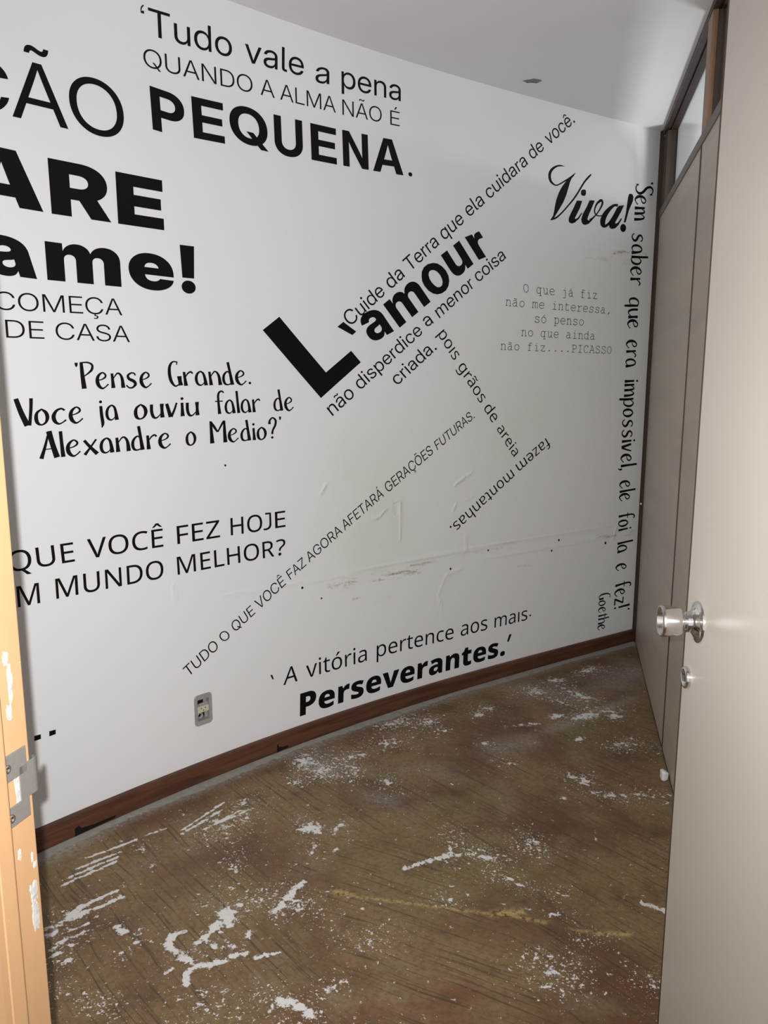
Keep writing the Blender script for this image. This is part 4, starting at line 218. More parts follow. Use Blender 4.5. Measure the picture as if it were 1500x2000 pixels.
def obj(name, bm, mats, parent=None, smooth=False, loc=None):
    """one mesh object; with loc its origin is moved there"""
    bmesh.ops.recalc_face_normals(bm, faces=bm.faces)
    me = bpy.data.meshes.new(name)
    if smooth:
        for f in bm.faces: f.smooth = True
    bm.to_mesh(me); bm.free()
    o = link(name, me, mats, parent)
    return o

def empty(name, loc=(0, 0, 0)):
    o = bpy.data.objects.new(name, None); COL.objects.link(o); o.location = loc
    o.empty_display_size = 0.05
    return o

def prism(bm, pts, z0, z1, mat=0):
    lo = [bm.verts.new((p[0], p[1], z0)) for p in pts]
    hi = [bm.verts.new((p[0], p[1], z1)) for p in pts]
    n = len(pts)
    fs = [bm.faces.new(lo[::-1]), bm.faces.new(hi)]
    for i in range(n):
        fs.append(bm.faces.new((lo[i], lo[(i + 1) % n], hi[(i + 1) % n], hi[i])))
    for f in fs: f.material_index = mat
    return fs

def box_frame(bm, M, x0, x1, y0, y1, z0, z1, bev=0.0):
    """axis box in the frame M (Matrix 4x4)"""
    t = bmesh.new()
    bmesh.ops.create_cube(t, size=1.0)
    for v in t.verts:
        v.co = Vector((x0 + (v.co.x + .5) * (x1 - x0), y0 + (v.co.y + .5) * (y1 - y0), z0 + (v.co.z + .5) * (z1 - z0)))
    if bev:
        bmesh.ops.bevel(t, geom=t.edges[:], offset=bev, segments=2, affect='EDGES', profile=0.5)
    t.transform(M)
    me = bpy.data.meshes.new('t'); t.to_mesh(me); t.free()
    bm.from_mesh(me); bpy.data.meshes.remove(me)

def lathe(bm, prof, M, n=40):
    """prof: [(radius, height)], revolved about local Z, moved by M"""
    rings = []
    for r, h in prof:
        if r < 1e-6:
            rings.append([bm.verts.new(M @ Vector((0, 0, h)))])
        else:
            rings.append([bm.verts.new(M @ Vector((r * math.cos(2 * math.pi * i / n), r * math.sin(2 * math.pi * i / n), h))) for i in range(n)])
    for a, b in zip(rings, rings[1:]):
        for i in range(n):
            j = (i + 1) % n
            if len(a) == 1 and len(b) == 1: continue
            if len(a) == 1: bm.faces.new((a[0], b[i], b[j]))
            elif len(b) == 1: bm.faces.new((a[i], b[0], a[j]))
            else: bm.faces.new((a[i], b[i], b[j], a[j]))

def frame(o, x, z):
    """matrix with origin o, local X along x, local Z along z"""
    z = Vector(z).normalized(); x = Vector(x); x = (x - z * x.dot(z)).normalized(); y = z.cross(x)
    M = Matrix((x, y, z)).transposed().to_4x4(); M.translation = Vector(o)
    return M

# ------------------------------------------------------------------ materials
def lin(r, g, b):
    f = lambda c: (c / 255 / 12.92) if c / 255 <= 0.04045 else ((c / 255 + 0.055) / 1.055) ** 2.4
    return (f(r), f(g), f(b), 1)

class NT:
    def __init__(s, name, rough=0.5, spec=0.5):
        s.m = bpy.data.materials.new(name); s.m.use_nodes = True
        s.t = s.m.node_tree; s.b = s.t.nodes['Principled BSDF']
        s.b.inputs['Roughness'].default_value = rough
        s.b.inputs['Specular IOR Level'].default_value = spec
    def n(s, typ, **kw):
        nd = s.t.nodes.new(typ)
        for k, v in kw.items(): setattr(nd, k, v)
        return nd
    def l(s, a, b): s.t.links.new(a, b)
    def val(s, sock, v):
        if hasattr(v, 'is_output') or isinstance(v, bpy.types.NodeSocket): s.l(v, sock)
        else: sock.default_value = v
    def coord(s): return s.n('ShaderNodeTexCoord').outputs['Object']
    def mapping(s, scale=(1, 1, 1), rot=(0, 0, 0), loc=(0, 0, 0), src=None):
        m = s.n('ShaderNodeMapping')
        s.l(src or s.coord(), m.inputs[0])
        m.inputs['Location'].default_value = loc; m.inputs['Rotation'].default_value = rot; m.inputs['Scale'].default_value = scale
        return m.outputs[0]
    def noise(s, vec, scale, detail=4, rough=0.55, dist=0.0):
        n = s.n('ShaderNodeTexNoise'); s.l(vec, n.inputs['Vector'])
        n.inputs['Scale'].default_value = scale; n.inputs['Detail'].default_value = detail
        n.inputs['Roughness'].default_value = rough; n.inputs['Distortion'].default_value = dist
        return n.outputs['Fac']
    def math(s, op, a, b=0.0, c=None, clamp=False):
        m = s.n('ShaderNodeMath', operation=op, use_clamp=clamp)
        s.val(m.inputs[0], a); s.val(m.inputs[1], b)
        if c is not None: s.val(m.inputs[2], c)
        return m.outputs[0]
    def step(s, v, a, b):
        m = s.n('ShaderNodeMapRange', interpolation_type='SMOOTHSTEP')
        s.l(v, m.inputs[0]); m.inputs[1].default_value = a; m.inputs[2].default_value = b
        return m.outputs[0]
    def mix(s, f, a, b):
        m = s.n('ShaderNodeMix', data_type='RGBA')
        s.val(m.inputs[0], f); s.val(m.inputs[6], a); s.val(m.inputs[7], b)
        return m.outputs[2]
    def attr(s, name): return s.n('ShaderNodeAttribute', attribute_name=name).outputs['Fac']
    def bump(s, h, strength, dist):
        b = s.n('ShaderNodeBump'); s.l(h, b.inputs['Height'])
        b.inputs['Strength'].default_value = strength; b.inputs['Distance'].default_value = dist
        s.l(b.outputs[0], s.b.inputs['Normal']); return b
    def base(s, v): s.val(s.b.inputs['Base Color'], v)

def mat_paint(name, col, rough=0.5, var=0.06, scale=6, spec=0.4, bump=0.0, bscale=120):
    t = NT(name, rough, spec)
    c2 = tuple(x * (1 - var * 2) for x in col[:3]) + (1,)
    t.base(t.mix(t.noise(t.coord(), scale, 5), c2, col))
    if bump: t.bump(t.noise(t.coord(), bscale, 3), bump, 0.002)
    return t.m

def mat_wood(name, c1, c2, rough=0.45, grain=(6, 60, 60), axis_rot=(0, 0, 0), spec=0.4):
    t = NT(name, rough, spec)
    v = t.mapping(grain, axis_rot)
    g = t.noise(v, 1.0, 6, 0.6, 0.6)
    t.base(t.mix(t.step(g, 0.3, 0.7), c1, c2))
    t.bump(g, 0.15, 0.002)
    return t.m

def mat_metal(name, col, rough, var=0.0):
    t = NT(name, rough); t.b.inputs['Metallic'].default_value = 1.0
    if var:
        t.base(t.mix(t.noise(t.coord(), 150, 4), tuple(x * (1 - var) for x in col[:3]) + (1,), col))
    else: t.base(col)
    return t.m

# wallpaper: white printed paper, damp stains, scuffs and ripples
t = NT('white_wallpaper', 0.38, 0.35)
st = t.attr('stain'); sc = t.attr('scuff'); rl = t.attr('relief')
n1 = t.noise(t.coord(), 2.3, 5); n2 = t.noise(t.coord(), 90, 4, 0.7); n3 = t.noise(t.mapping((9, 9, 60)), 1.0, 6, 0.65)
base = t.mix(n1, (0.76, 0.765, 0.775, 1), (0.80, 0.80, 0.805, 1))
base = t.mix(t.math('MULTIPLY', st, t.step(n1, 0.35, 0.65)), base, (0.68, 0.70, 0.62, 1))
base = t.mix(t.math('MULTIPLY', sc, t.step(t.math('ADD', n3, t.math('MULTIPLY', n2, 0.5)), 0.72, 0.92), clamp=True), base, (0.30, 0.25, 0.18, 1))
t.base(base)
t.bump(t.math('ADD', rl, t.math('MULTIPLY', t.noise(t.coord(), 14, 3), 0.10)), 0.85, 0.005)
M_WALL = t.m

M_TEXT = mat_paint('black_lettering', (0.0035, 0.0035, 0.004, 1), 0.55, 0.1, 40, 0.16)
M_TEXT_THIN = mat_paint('dark_grey_lettering', (0.022, 0.021, 0.021, 1), 0.55, 0.1, 40, 0.2)
M_CEIL = mat_paint('white_ceiling_paint', (0.86, 0.845, 0.85, 1), 0.7, 0.03, 3, 0.2, 0.1, 60)
M_PLASTER = mat_paint('white_plaster', (0.80, 0.79, 0.77, 1), 0.9, 0.10, 60, 0.2, 0.5, 200)
M_FILLER = mat_paint('grey_white_filler', (0.34, 0.325, 0.30, 1), 0.8, 0.3, 90, 0.3, 0.5, 200)
M_DUST = mat_paint('grey_mortar', (0.36, 0.34, 0.31, 1), 0.95, 0.2, 40, 0.1)
M_DARK = mat_paint('dark_gap', (0.012, 0.010, 0.008, 1), 0.8, 0.1, 40, 0.1)
M_BASEB = mat_wood('reddish_baseboard_wood', (0.062, 0.024, 0.013, 1), (0.120, 0.049, 0.025, 1), 0.45, (3, 3, 50))
M_WOOD_D = mat_wood('dark_brown_wood', (0.028, 0.016, 0.012, 1), (0.055, 0.032, 0.025, 1), 0.45, (60, 60, 4))
M_WOOD_M = mat_wood('brown_wood', (0.036, 0.023, 0.017, 1), (0.068, 0.045, 0.032, 1), 0.45, (60, 60, 4))
M_WOOD_L = mat_wood('light_brown_wood', (0.22, 0.125, 0.07, 1), (0.32, 0.19, 0.11, 1), 0.45, (60, 60, 4))
M_RAIL = mat_paint('grey_brown_rail', (0.16, 0.13, 0.113, 1), 0.5, 0.05, 20)
M_NEIGH = mat_paint('neighbour_wall_paint', (0.85, 0.85, 0.86, 1), 0.8, 0.03, 3)
M_SLOT = mat_paint('brown_joint', (0.075, 0.042, 0.022, 1), 0.6, 0.1, 20)

# partition laminate: beige with faint horizontal cloudy streaks
t = NT('beige_laminate_panel', 0.42, 0.4)
s1 = t.noise(t.mapping((1.2, 1.2, 16)), 1.0, 5, 0.6)
s2 = t.noise(t.coord(), 1.6, 4)
t.base(t.mix(t.step(s1, 0.35, 0.75), (0.50, 0.44, 0.35, 1), t.mix(s2, (0.42, 0.37, 0.315, 1), (0.465, 0.41, 0.335, 1))))
M_PANEL = t.m
t = NT('cream_laminate_door', 0.30, 0.5)
s2 = t.noise(t.coord(), 2.2, 4)
t.base(t.mix(s2, (0.53, 0.48, 0.415, 1), (0.56, 0.515, 0.455, 1)))
M_DOOR = t.m
t = NT('ochre_painted_frame', 0.33, 0.5)
n1 = t.noise(t.mapping((30, 30, 3)), 1.0, 5, 0.6); n2 = t.noise(t.coord(), 110, 3)
c = t.mix(n1, (0.235, 0.135, 0.066, 1), (0.275, 0.165, 0.085, 1))
c = t.mix(t.step(n2, 0.73, 0.78), c, (0.36, 0.27, 0.17, 1))
t.base(c); t.bump(n1, 0.08, 0.002)
M_JAMB = t.m

M_CHROME = mat_metal('satin_chrome', (0.66, 0.65, 0.64, 1), 0.20)
M_CHROME2 = mat_metal('polished_chrome', (0.75, 0.74, 0.73, 1), 0.10)
M_STEEL = mat_paint('scratched_steel', (0.125, 0.118, 0.108, 1), 0.42, 0.12, 200, 0.8)
M_STEEL.node_tree.nodes['Principled BSDF'].inputs['Metallic'].default_value = 0.25
M_GALV = mat_paint('galvanised_steel', (0.36, 0.34, 0.335, 1), 0.5, 0.16, 150, 0.6)
M_CREAM = mat_paint('cream_plastic', (0.56, 0.54, 0.40, 1), 0.4, 0.05, 60)

t = NT('clerestory_glass', 0.02, 0.5)
nt = t.t
tr = t.n('ShaderNodeBsdfTransparent'); tr.inputs[0].default_value = (0.90, 0.93, 0.93, 1)
gl = t.n('ShaderNodeBsdfGlossy'); gl.inputs['Roughness'].default_value = 0.02
ge = t.n('ShaderNodeNewGeometry'); dt = t.n('ShaderNodeVectorMath', operation='DOT_PRODUCT')
t.l(ge.outputs['Normal'], dt.inputs[0]); t.l(ge.outputs['Incoming'], dt.inputs[1])
fr = t.math('ADD', 0.04, t.math('MULTIPLY', 0.80, t.math('POWER', t.math('SUBTRACT', 1.0, t.math('ABSOLUTE', dt.outputs['Value'])), 5.0)))
mx = t.n('ShaderNodeMixShader'); t.l(fr, mx.inputs[0]); t.l(tr.outputs[0], mx.inputs[1]); t.l(gl.outputs[0], mx.inputs[2])
t.l(mx.outputs[0], nt.nodes['Material Output'].inputs['Surface'])
M_GLASS = t.m

# stripped floor: brown glue on screed, trowel ridges, flakes and smears of white paint, a yellow line
t = NT('stripped_floor', 0.55, 0.35)
co = t.coord()
warp = t.n('ShaderNodeVectorMath', operation='ADD')
nc = t.n('ShaderNodeTexNoise'); t.l(co, nc.inputs['Vector']); nc.inputs['Scale'].default_value = 2.4; nc.inputs['Detail'].default_value = 2
sub = t.n('ShaderNodeVectorMath', operation='MULTIPLY'); t.l(nc.outputs['Color'], sub.inputs[0]); sub.inputs[1].default_value = (0.05, 0.05, 0)
t.l(co, warp.inputs[0]); t.l(sub.outputs[0], warp.inputs[1])
wv = warp.outputs[0]
big = t.noise(co, 1.7, 5, 0.6, 0.4); mid = t.noise(co, 6.0, 6, 0.65); fine = t.noise(co, 70, 5, 0.7); vfine = t.noise(co, 220, 3, 0.6)
ridge = t.noise(t.mapping((3.2, 125, 1), src=t.mapping((1, 1, 1), (0, 0, R(RIDGE_A)), src=wv)), 1.0, 4, 0.6)
ridge2 = t.noise(t.mapping((3.0, 115, 1), src=t.mapping((1, 1, 1), (0, 0, R(RIDGE_B)), src=wv)), 1.0, 4, 0.6)
rsel = t.step(t.noise(co, 0.9, 2), 0.46, 0.56)
rg = t.math('ADD', t.math('MULTIPLY', ridge, t.math('SUBTRACT', 1.0, rsel)), t.math('MULTIPLY', ridge2, rsel))
olive = t.noise(t.mapping((1, 1, 1), (0, 0, 0), (11, 4, 0)), 2.1, 5, 0.65, 0.5)
c = t.mix(t.step(big, 0.34, 0.64), (0.125, 0.060, 0.031, 1), (0.240, 0.155, 0.074, 1))
c = t.mix(t.math('MULTIPLY', t.step(olive, 0.50, 0.66), 0.7), c, (0.215, 0.168, 0.070, 1))
c = t.mix(t.math('MULTIPLY', t.step(olive, 0.44, 0.32), 0.75), c, (0.150, 0.062, 0.030, 1))
c = t.mix(t.math('MULTIPLY', t.step(mid, 0.50, 0.72), 0.55), c, (0.265, 0.205, 0.135, 1))
c = t.mix(t.math('MULTIPLY', t.step(mid, 0.48, 0.30), 0.55), c, (0.075, 0.040, 0.024, 1))
c = t.mix(t.math('MULTIPLY', t.step(rg, 0.48, 0.34), 0.72), c, (0.060, 0.038, 0.022, 1))
c = t.mix(t.math('MULTIPLY', t.step(fine, 0.52, 0.40), 0.35), c, (0.070, 0.048, 0.028, 1))
c = t.mix(t.math('MULTIPLY', t.attr('dust'), t.math('ADD', t.math('MULTIPLY', t.step(fine, 0.35, 0.6), 0.5), 0.25)), c, (0.40, 0.38, 0.35, 1))
yel = t.math('MULTIPLY', t.attr('yellow'), t.step(fine, 0.40, 0.55))
c = t.mix(t.math('MULTIPLY', yel, 0.85), c, (0.50, 0.35, 0.13, 1))
pa = t.attr('paint'); rag = t.noise(co, 42, 8, 0.74, 0.3)
wm = t.step(t.math('ADD', pa, t.math('MULTIPLY', t.math('SUBTRACT', rag, 0.5), 2.7)), 0.36, 0.41)
dens = t.math('ADD', t.math('MULTIPLY', t.math('SUBTRACT', t.noise(co, 2.6, 3), 0.5), 0.34), t.math('MULTIPLY', t.attr('scatter'), 0.10))
spk = t.step(t.math('ADD', t.noise(t.mapping((1, 1, 1), (0, 0, 0.4), (3, 1, 0)), 62, 5, 0.62), dens), 0.700, 0.720)
spk2 = t.math('MULTIPLY', t.step(t.math('ADD', t.noise(t.mapping((1, 1, 1), (0, 0, 1.1), (7, 2, 0)), 150, 2, 0.6), dens), 0.722, 0.745), 0.85)
wm = t.math('MAXIMUM', wm, t.math('MAXIMUM', spk, spk2))
c = t.mix(wm, c, t.mix(vfine, (0.62, 0.60, 0.58, 1), (0.80, 0.79, 0.79, 1)))
t.base(c)
t.bump(t.math('ADD', t.math('ADD', t.math('MULTIPLY', rg, 0.7), t.math('MULTIPLY', fine, 0.4)), t.math('MULTIPLY', wm, 0.3)), 0.45, 0.004)
t.l(t.math('ADD', 0.62, t.math('MULTIPLY', big, -0.2)), t.b.inputs['Roughness'])
M_FLOOR = t.m

# ------------------------------------------------------------------ plan of the room
CEIL_Z = 2.56
WC = (0.0357, -0.1153, 0.7768, 3.0862)                     # the printed wall bows a little in plan: y(x)
wy = lambda x: ((WC[0] * x + WC[1]) * x + WC[2]) * x + WC[3]
_XS = np.linspace(-1.9, 1.6, 7001); _YS = wy(_XS)
_SS = np.concatenate([[0], np.cumsum(np.hypot(np.diff(_XS), np.diff(_YS)))]); _SS -= np.interp(0, _XS, _SS)
def wplan(s):
    x = float(np.interp(s, _SS, _XS)); dy = (3 * WC[0] * x + 2 * WC[1]) * x + WC[2]; h = math.hypot(1, dy)
    return x, wy(x), (1 / h, dy / h), (dy / h, -1 / h)       # point, tangent to the right, normal into the room
def W(s, z, off=0.0):
    x, y, tg, nn = wplan(s)
    return Vector((x + nn[0] * off, y + nn[1] * off, z))
PC = Vector((1.348, 4.0)); PD = Vector((0.2278, 0.9737)); PN = Vector((-0.9737, 0.2278))   # partition: corner, direction away, normal into this room
def P(a, off=0.0):                                           # a: metres from the corner, negative towards the viewer
    q = PC + PD * a + PN * off; return (q.x, q.y)
S_END = 1.632                                                # arc length at which the printed wall meets the partition
HINGE = Vector((0.4214, 0.4575)); EDGE = Vector((0.505, 1.2527))
DD = (EDGE - HINGE).normalized(); DN = Vector((-DD.y, DD.x))  # door: hinge to edge, normal of the face with the knob
J0 = Vector((-0.346, 0.687)); JD = Vector((0.2874, 0.9578)); JN = Vector((0.9578, -0.2874))  # jamb: depth into the room, normal into the opening
FW = -JN                                                     # along the front wall to the left

# ------------------------------------------------------------------ printed wall
S0, S1, NS, NZ = -2.72, S_END, 436, 256
ss = np.linspace(S0, S1, NS + 1); zs = np.linspace(0, CEIL_Z, NZ + 1)
bm = bmesh.new()
grid = []
for s in ss:
    x, y, tg, nn = wplan(s)
    grid.append([bm.verts.new((x, y, z)) for z in zs])
OUT_S, OUT_Z = -0.830, 0.262                                 # centre of the socket box
for i in range(NS):
    sm = (ss[i] + ss[i + 1]) / 2
    for j in range(NZ):
        zm = (zs[j] + zs[j + 1]) / 2
        if abs(sm - OUT_S) < 0.023 and abs(zm - OUT_Z) < 0.040: continue
        bm.faces.new((grid[i][j], grid[i + 1][j], grid[i + 1][j + 1], grid[i][j + 1]))
bk = []
for i in range(0, NS + 1, 4):
    q = W(ss[i], 0, -0.10); bk.append((bm.verts.new((q.x, q.y, 0)), bm.verts.new((q.x, q.y, CEIL_Z))))
for a, b in zip(bk, bk[1:]): bm.faces.new((b[0], a[0], a[1], b[1]))
me = bpy.data.meshes.new('wall_left'); bm.to_mesh(me); bm.free()
for f in me.polygons: f.use_smooth = True
SG, ZG = np.meshgrid(ss, zs, indexing='ij')
def seg_d(X, Y, a, b):
    ax, ay = a; bx, by = b; dx, dy = bx - ax, by - ay
    u = np.clip(((X - ax) * dx + (Y - ay) * dy) / (dx * dx + dy * dy + 1e-12), 0, 1)
    return np.hypot(X - ax - u * dx, Y - ay - u * dy), u
relief = np.zeros_like(SG); stain = np.zeros_like(SG); scuff = np.zeros_like(SG)
for a, b, w, h in WRINKLES:
    d, u = seg_d(SG, ZG, a, b); relief += h * np.exp(-(d / w) ** 2) * np.minimum(1, np.minimum(u, 1 - u) * 8 + 0.25)
for cx, cz, rx, rz, k in STAINS:
    stain = np.maximum(stain, k * np.exp(-((SG - cx) / rx) ** 2 - ((ZG - cz) / rz) ** 2))
for a, b, w, k in SCUFFS:
    d, u = seg_d(SG, ZG, a, b); scuff = np.maximum(scuff, k * np.exp(-(d / w) ** 2))
nb_v = len(me.vertices); ng = SG.size
for nm, arr in (('relief', relief), ('stain', stain), ('scuff', scuff)):
    full = np.zeros(nb_v, dtype=np.float32); full[:ng] = arr.ravel()
    me.attributes.new(nm, 'FLOAT', 'POINT').data.foreach_set('value', full)
wall = tag(link('wall_left', me, M_WALL), kind='structure')
for s, z, r in NAILS:                                        # small nail holes left in the paper
    bm = bmesh.new()
    x, y, tg, nn = wplan(s)
    lathe(bm, [(0, 0.0012), (r, 0.0012), (r * 1.25, 0.0003), (r * 1.3, 0)], frame(W(s, z), (*tg, 0), (*nn, 0)), 12)
    obj('nail_hole', bm, M_DARK, wall)

# ------------------------------------------------------------------ floor, ceiling, front wall
floor_pts = [(-2.4, -0.6), (1.9, -0.6), (3.4, 4.6), (1.2, 4.6), (-2.4, 3.2)]
GX0, GX1, GY0, GY1, GN = -1.40, 1.38, 0.60, 4.06, 0.0052
nx = int((GX1 - GX0) / GN); ny = int((GY1 - GY0) / GN)
xs = np.linspace(GX0, GX1, nx + 1); ys = np.linspace(GY0, GY1, ny + 1)
XG, YG = np.meshgrid(xs, ys, indexing='ij')
verts = np.stack([XG.ravel(), YG.ravel(), np.zeros(XG.size)], 1)
idx = np.arange(XG.size).reshape(nx + 1, ny + 1)
quads = np.stack([idx[:-1, :-1].ravel(), idx[1:, :-1].ravel(), idx[1:, 1:].ravel(), idx[:-1, 1:].ravel()], 1)
ov = [(-3.0, -0.8, 0), (3.6, -0.8, 0), (3.6, 5.0, 0), (-3.0, 5.0, 0)]
k0 = len(verts)
verts = np.vstack([verts, ov, [(v[0], v[1], -0.06) for v in ov]])
c00, c10, c11, c01 = idx[0, 0], idx[-1, 0], idx[-1, -1], idx[0, -1]
faces = [tuple(q) for q in quads.tolist()]
faces += [(k0, k0 + 1) + tuple(idx[::-1, 0].tolist()), (k0 + 1, k0 + 2) + tuple(idx[-1, ::-1].tolist()),
          (k0 + 2, k0 + 3) + tuple(idx[:, -1].tolist()), (k0 + 3, k0) + tuple(idx[0, :].tolist())]
for i in range(4):
    j = (i + 1) % 4; faces.append((k0 + j, k0 + i, k0 + 4 + i, k0 + 4 + j))
faces.append((k0 + 7, k0 + 6, k0 + 5, k0 + 4))
me = bpy.data.meshes.new('floor'); me.from_pydata(verts.tolist(), [], faces)
paint = np.zeros_like(XG); scatter = np.zeros_like(XG); yellow = np.zeros_like(XG); dust = np.zeros_like(XG)
for cx, cy, rx, ry, ang, k in BLOBS:
    ca, sa = math.cos(ang), math.sin(ang); u = (XG - cx) * ca + (YG - cy) * sa; v = -(XG - cx) * sa + (YG - cy) * ca
    paint = np.maximum(paint, k * np.exp(-((u / rx) ** 2 + (v / ry) ** 2)))
    scatter = np.maximum(scatter, np.exp(-((u / (rx * 2 + 0.05)) ** 2 + (v / (ry * 2 + 0.04)) ** 2)))
for pts, w, k in STREAKS:
    for a, b in zip(pts, pts[1:]):
        d, u = seg_d(XG, YG, a, b); paint = np.maximum(paint, k * np.exp(-(d / w) ** 2))
for pts, w, k in YELLOWS:
    for a, b in zip(pts, pts[1:]):
        d, u = seg_d(XG, YG, a, b); yellow = np.maximum(yellow, k * np.exp(-(d / w) ** 2))
for pts, w, k in DUSTS:
    for a, b in zip(pts, pts[1:]):
        d, u = seg_d(XG, YG, a, b); dust = np.maximum(dust, k * np.exp(-(d / w) ** 2))
for nm, arr in (('paint', paint), ('scatter', scatter), ('yellow', yellow), ('dust', dust)):
    full = np.zeros(len(me.vertices), dtype=np.float32); full[:XG.size] = arr.ravel()
    me.attributes.new(nm, 'FLOAT', 'POINT').data.foreach_set('value', full)
tag(link('floor', me, M_FLOOR), kind='structure')

bm = bmesh.new()
fi = HINGE + JD * 0.0
cp = [W(S0, 0), None]
prism(bm, [(-2.9, 0.05), (0.35, -0.05), (3.6, 0.3), (3.6, 5.0), (-2.9, 5.0)], CEIL_Z, CEIL_Z + 0.08)
ceiling = tag(obj('ceiling', bm, M_CEIL), kind='structure')
bm = bmesh.new()                                             # a torn, smudged hole left by a lamp wire
rs = [0.030, 0.026, 0.034, 0.022, 0.030, 0.024, 0.033, 0.027, 0.022, 0.031, 0.026, 0.029]
ring = [bm.verts.new((0.592 + r * 1.25 * math.cos(i * math.pi / 6), 3.351 + r * 0.85 * math.sin(i * math.pi / 6), CEIL_Z - 0.0008)) for i, r in enumerate(rs)]
ctr = bm.verts.new((0.592, 3.351, CEIL_Z - 0.003))
for i in range(12): bm.faces.new((ring[i], ring[(i + 1) % 12], ctr))
obj('wire_hole_smudge', bm, mat_paint('grey_smudge', (0.30, 0.285, 0.28, 1), 0.8, 0.3, 90), ceiling)

FT = 0.12                                                    # thickness of the front wall
JR = J0 + JD * 0.0136                                        # room-side arris of the jamb
jb = JR - JN * 0.035
bm = bmesh.new()                                             # left part, header over the door, short right part
q = lambda p, d: (p + JD * d)
A = jb; B = jb + FW * 1.62
prism(bm, [A[:], B[:], (B - JD * FT)[:], (A - JD * FT)[:]], 0, CEIL_Z)
HB = HINGE + JN * 0.02 + JD * 0.02
HB2 = HB + JN * 0.075
prism(bm, [HB2[:], HB[:], (HB - JD * FT)[:], (HB2 - JD * FT)[:]], 0, CEIL_Z)
prism(bm, [HB[:], A[:], (A - JD * FT)[:], (HB - JD * FT)[:]], 2.14, CEIL_Z)
tag(obj('wall_front', bm, M_CEIL), kind='structure')

# ------------------------------------------------------------------ baseboard
bm = bmesh.new()
prof = [(0.0005, 0.004), (0.016, 0.004), (0.018, 0.012), (0.018, 0.060), (0.0165, 0.067), (0.012, 0.0715), (0.0005, 0.073)]
rows = []
nb_ = 120
for i in range(nb_ + 1):
    s = S0 + 0.15 + (S_END - 0.021 - S0 - 0.15) * i / nb_
    k = 1.05 - 0.12 * i / nb_
    rows.append([bm.verts.new(W(s, z * k, o)) for o, z in prof])
for a, b in zip(rows, rows[1:]):
    for j in range(len(prof) - 1): bm.faces.new((a[j], b[j], b[j + 1], a[j + 1]))
bm.faces.new(rows[0]); bm.faces.new(rows[-1][::-1])
bb = tag(obj('baseboard_left', bm, M_BASEB), kind='structure')
for s, l, h, dirn in CHIPS:                                  # broken notches at the foot of the board
    bm = bmesh.new()
    pts = [(0, 0.006), (0, 0.030), (0.10 * l, 0.036), (0.16 * l, 0.024), (0.5 * l, 0.018), (l, 0.017), (l * 0.98, 0.010), (0.4 * l, 0.008)]
    v0 = [bm.verts.new(W(s + x * dirn, z * h, 0.0192)) for x, z in pts]
    v1 = [bm.verts.new(W(s + x * dirn, z * h, 0.0170)) for x, z in pts]
    bm.faces.new(v0); bm.faces.new(v1[::-1])
    for i in range(len(pts)):
        j = (i + 1) % len(pts); bm.faces.new((v0[i], v1[i], v1[j], v0[j]))
    obj('chipped_notch', bm, M_DARK, bb)
bm = bmesh.new()                                             # remains of mortar between board and floor
rnd = random.Random(3)
prev = None
for i in range(261):
    s = S0 + 0.2 + (S_END - 0.03 - S0 - 0.2) * i / 260
    w = 0.020 + 0.012 * rnd.random() + 0.008 * math.sin(i * 0.13)
    cur = [bm.verts.new(W(s, 0.0005, 0.0)), bm.verts.new(W(s, 0.0052, 0.0195)), bm.verts.new(W(s, 0.0030 + 0.001 * rnd.random(), 0.022 + w * 0.3)), bm.verts.new(W(s, 0.0003, 0.022 + w))]
    if prev:
        for j in range(3): bm.faces.new((prev[j], cur[j], cur[j + 1], prev[j + 1]))
    prev = cur
tag(obj('trim_2', bm, M_DUST), kind='structure')

# ------------------------------------------------------------------ partition on the right with its clerestory
PANEL_TOP = 2.157; RAIL_TOP = 2.192; HEAD_Z = 2.530
A_J = -1.2725; A_END = -3.60
bm = bmesh.new()
for a0, a1 in ((-0.004, A_J + 0.0018), (A_J - 0.0018, -2.478), (-2.482, A_END)):
    prism(bm, [P(a0), P(a1), P(a1, -0.05), P(a0, -0.05)], 0.004, PANEL_TOP)
wr = tag(obj('wall_right', bm, M_PANEL), kind='structure')
bm = bmesh.new()
for a in (A_J, -2.480):
    prism(bm, [P(a + 0.007, 0.0028), P(a - 0.007, 0.0028), P(a - 0.007, -0.02), P(a + 0.007, -0.02)], 0.004, PANEL_TOP)
obj('panel_joint', bm, M_SLOT, wr)
bm = bmesh.new(); prism(bm, [P(-0.02, 0.0008), P(A_END, 0.0008), P(A_END, -0.03), P(-0.02, -0.03)], 0.0, 0.006)
obj('floor_joint', bm, M_DARK, wr)
# corner strip, full height
c0 = W(1.612, 0, 0.0005); c1 = P(-0.026, 0.0005)
bm = bmesh.new()
cm = W(S_END, 0)
prism(bm, [(c0.x, c0.y), (c0.x + 0.004, c0.y - 0.006), (c1[0] - 0.001, c1[1] - 0.002), c1, (cm.x + 0.004, cm.y - 0.006)], 0.0, CEIL_Z)
tr1 = tag(obj('trim_1', bm, M_WOOD_D), kind='structure')
for (dz, ds, r) in ((0.778, 0.0, 0.0065), (0.762, 0.002, 0.0075), (0.748, -0.006, 0.006)):
    bm = bmesh.new(); bmesh.ops.create_icosphere(bm, subdivisions=2, radius=r)
    for v in bm.verts: v.co *= 0.75 + 0.4 * random.random()
    bm.transform(Matrix.Translation(Vector((c0.x + 0.012 + ds, c0.y - 0.010, dz))))
    obj('plaster_chip', bm, M_PLASTER, tr1)
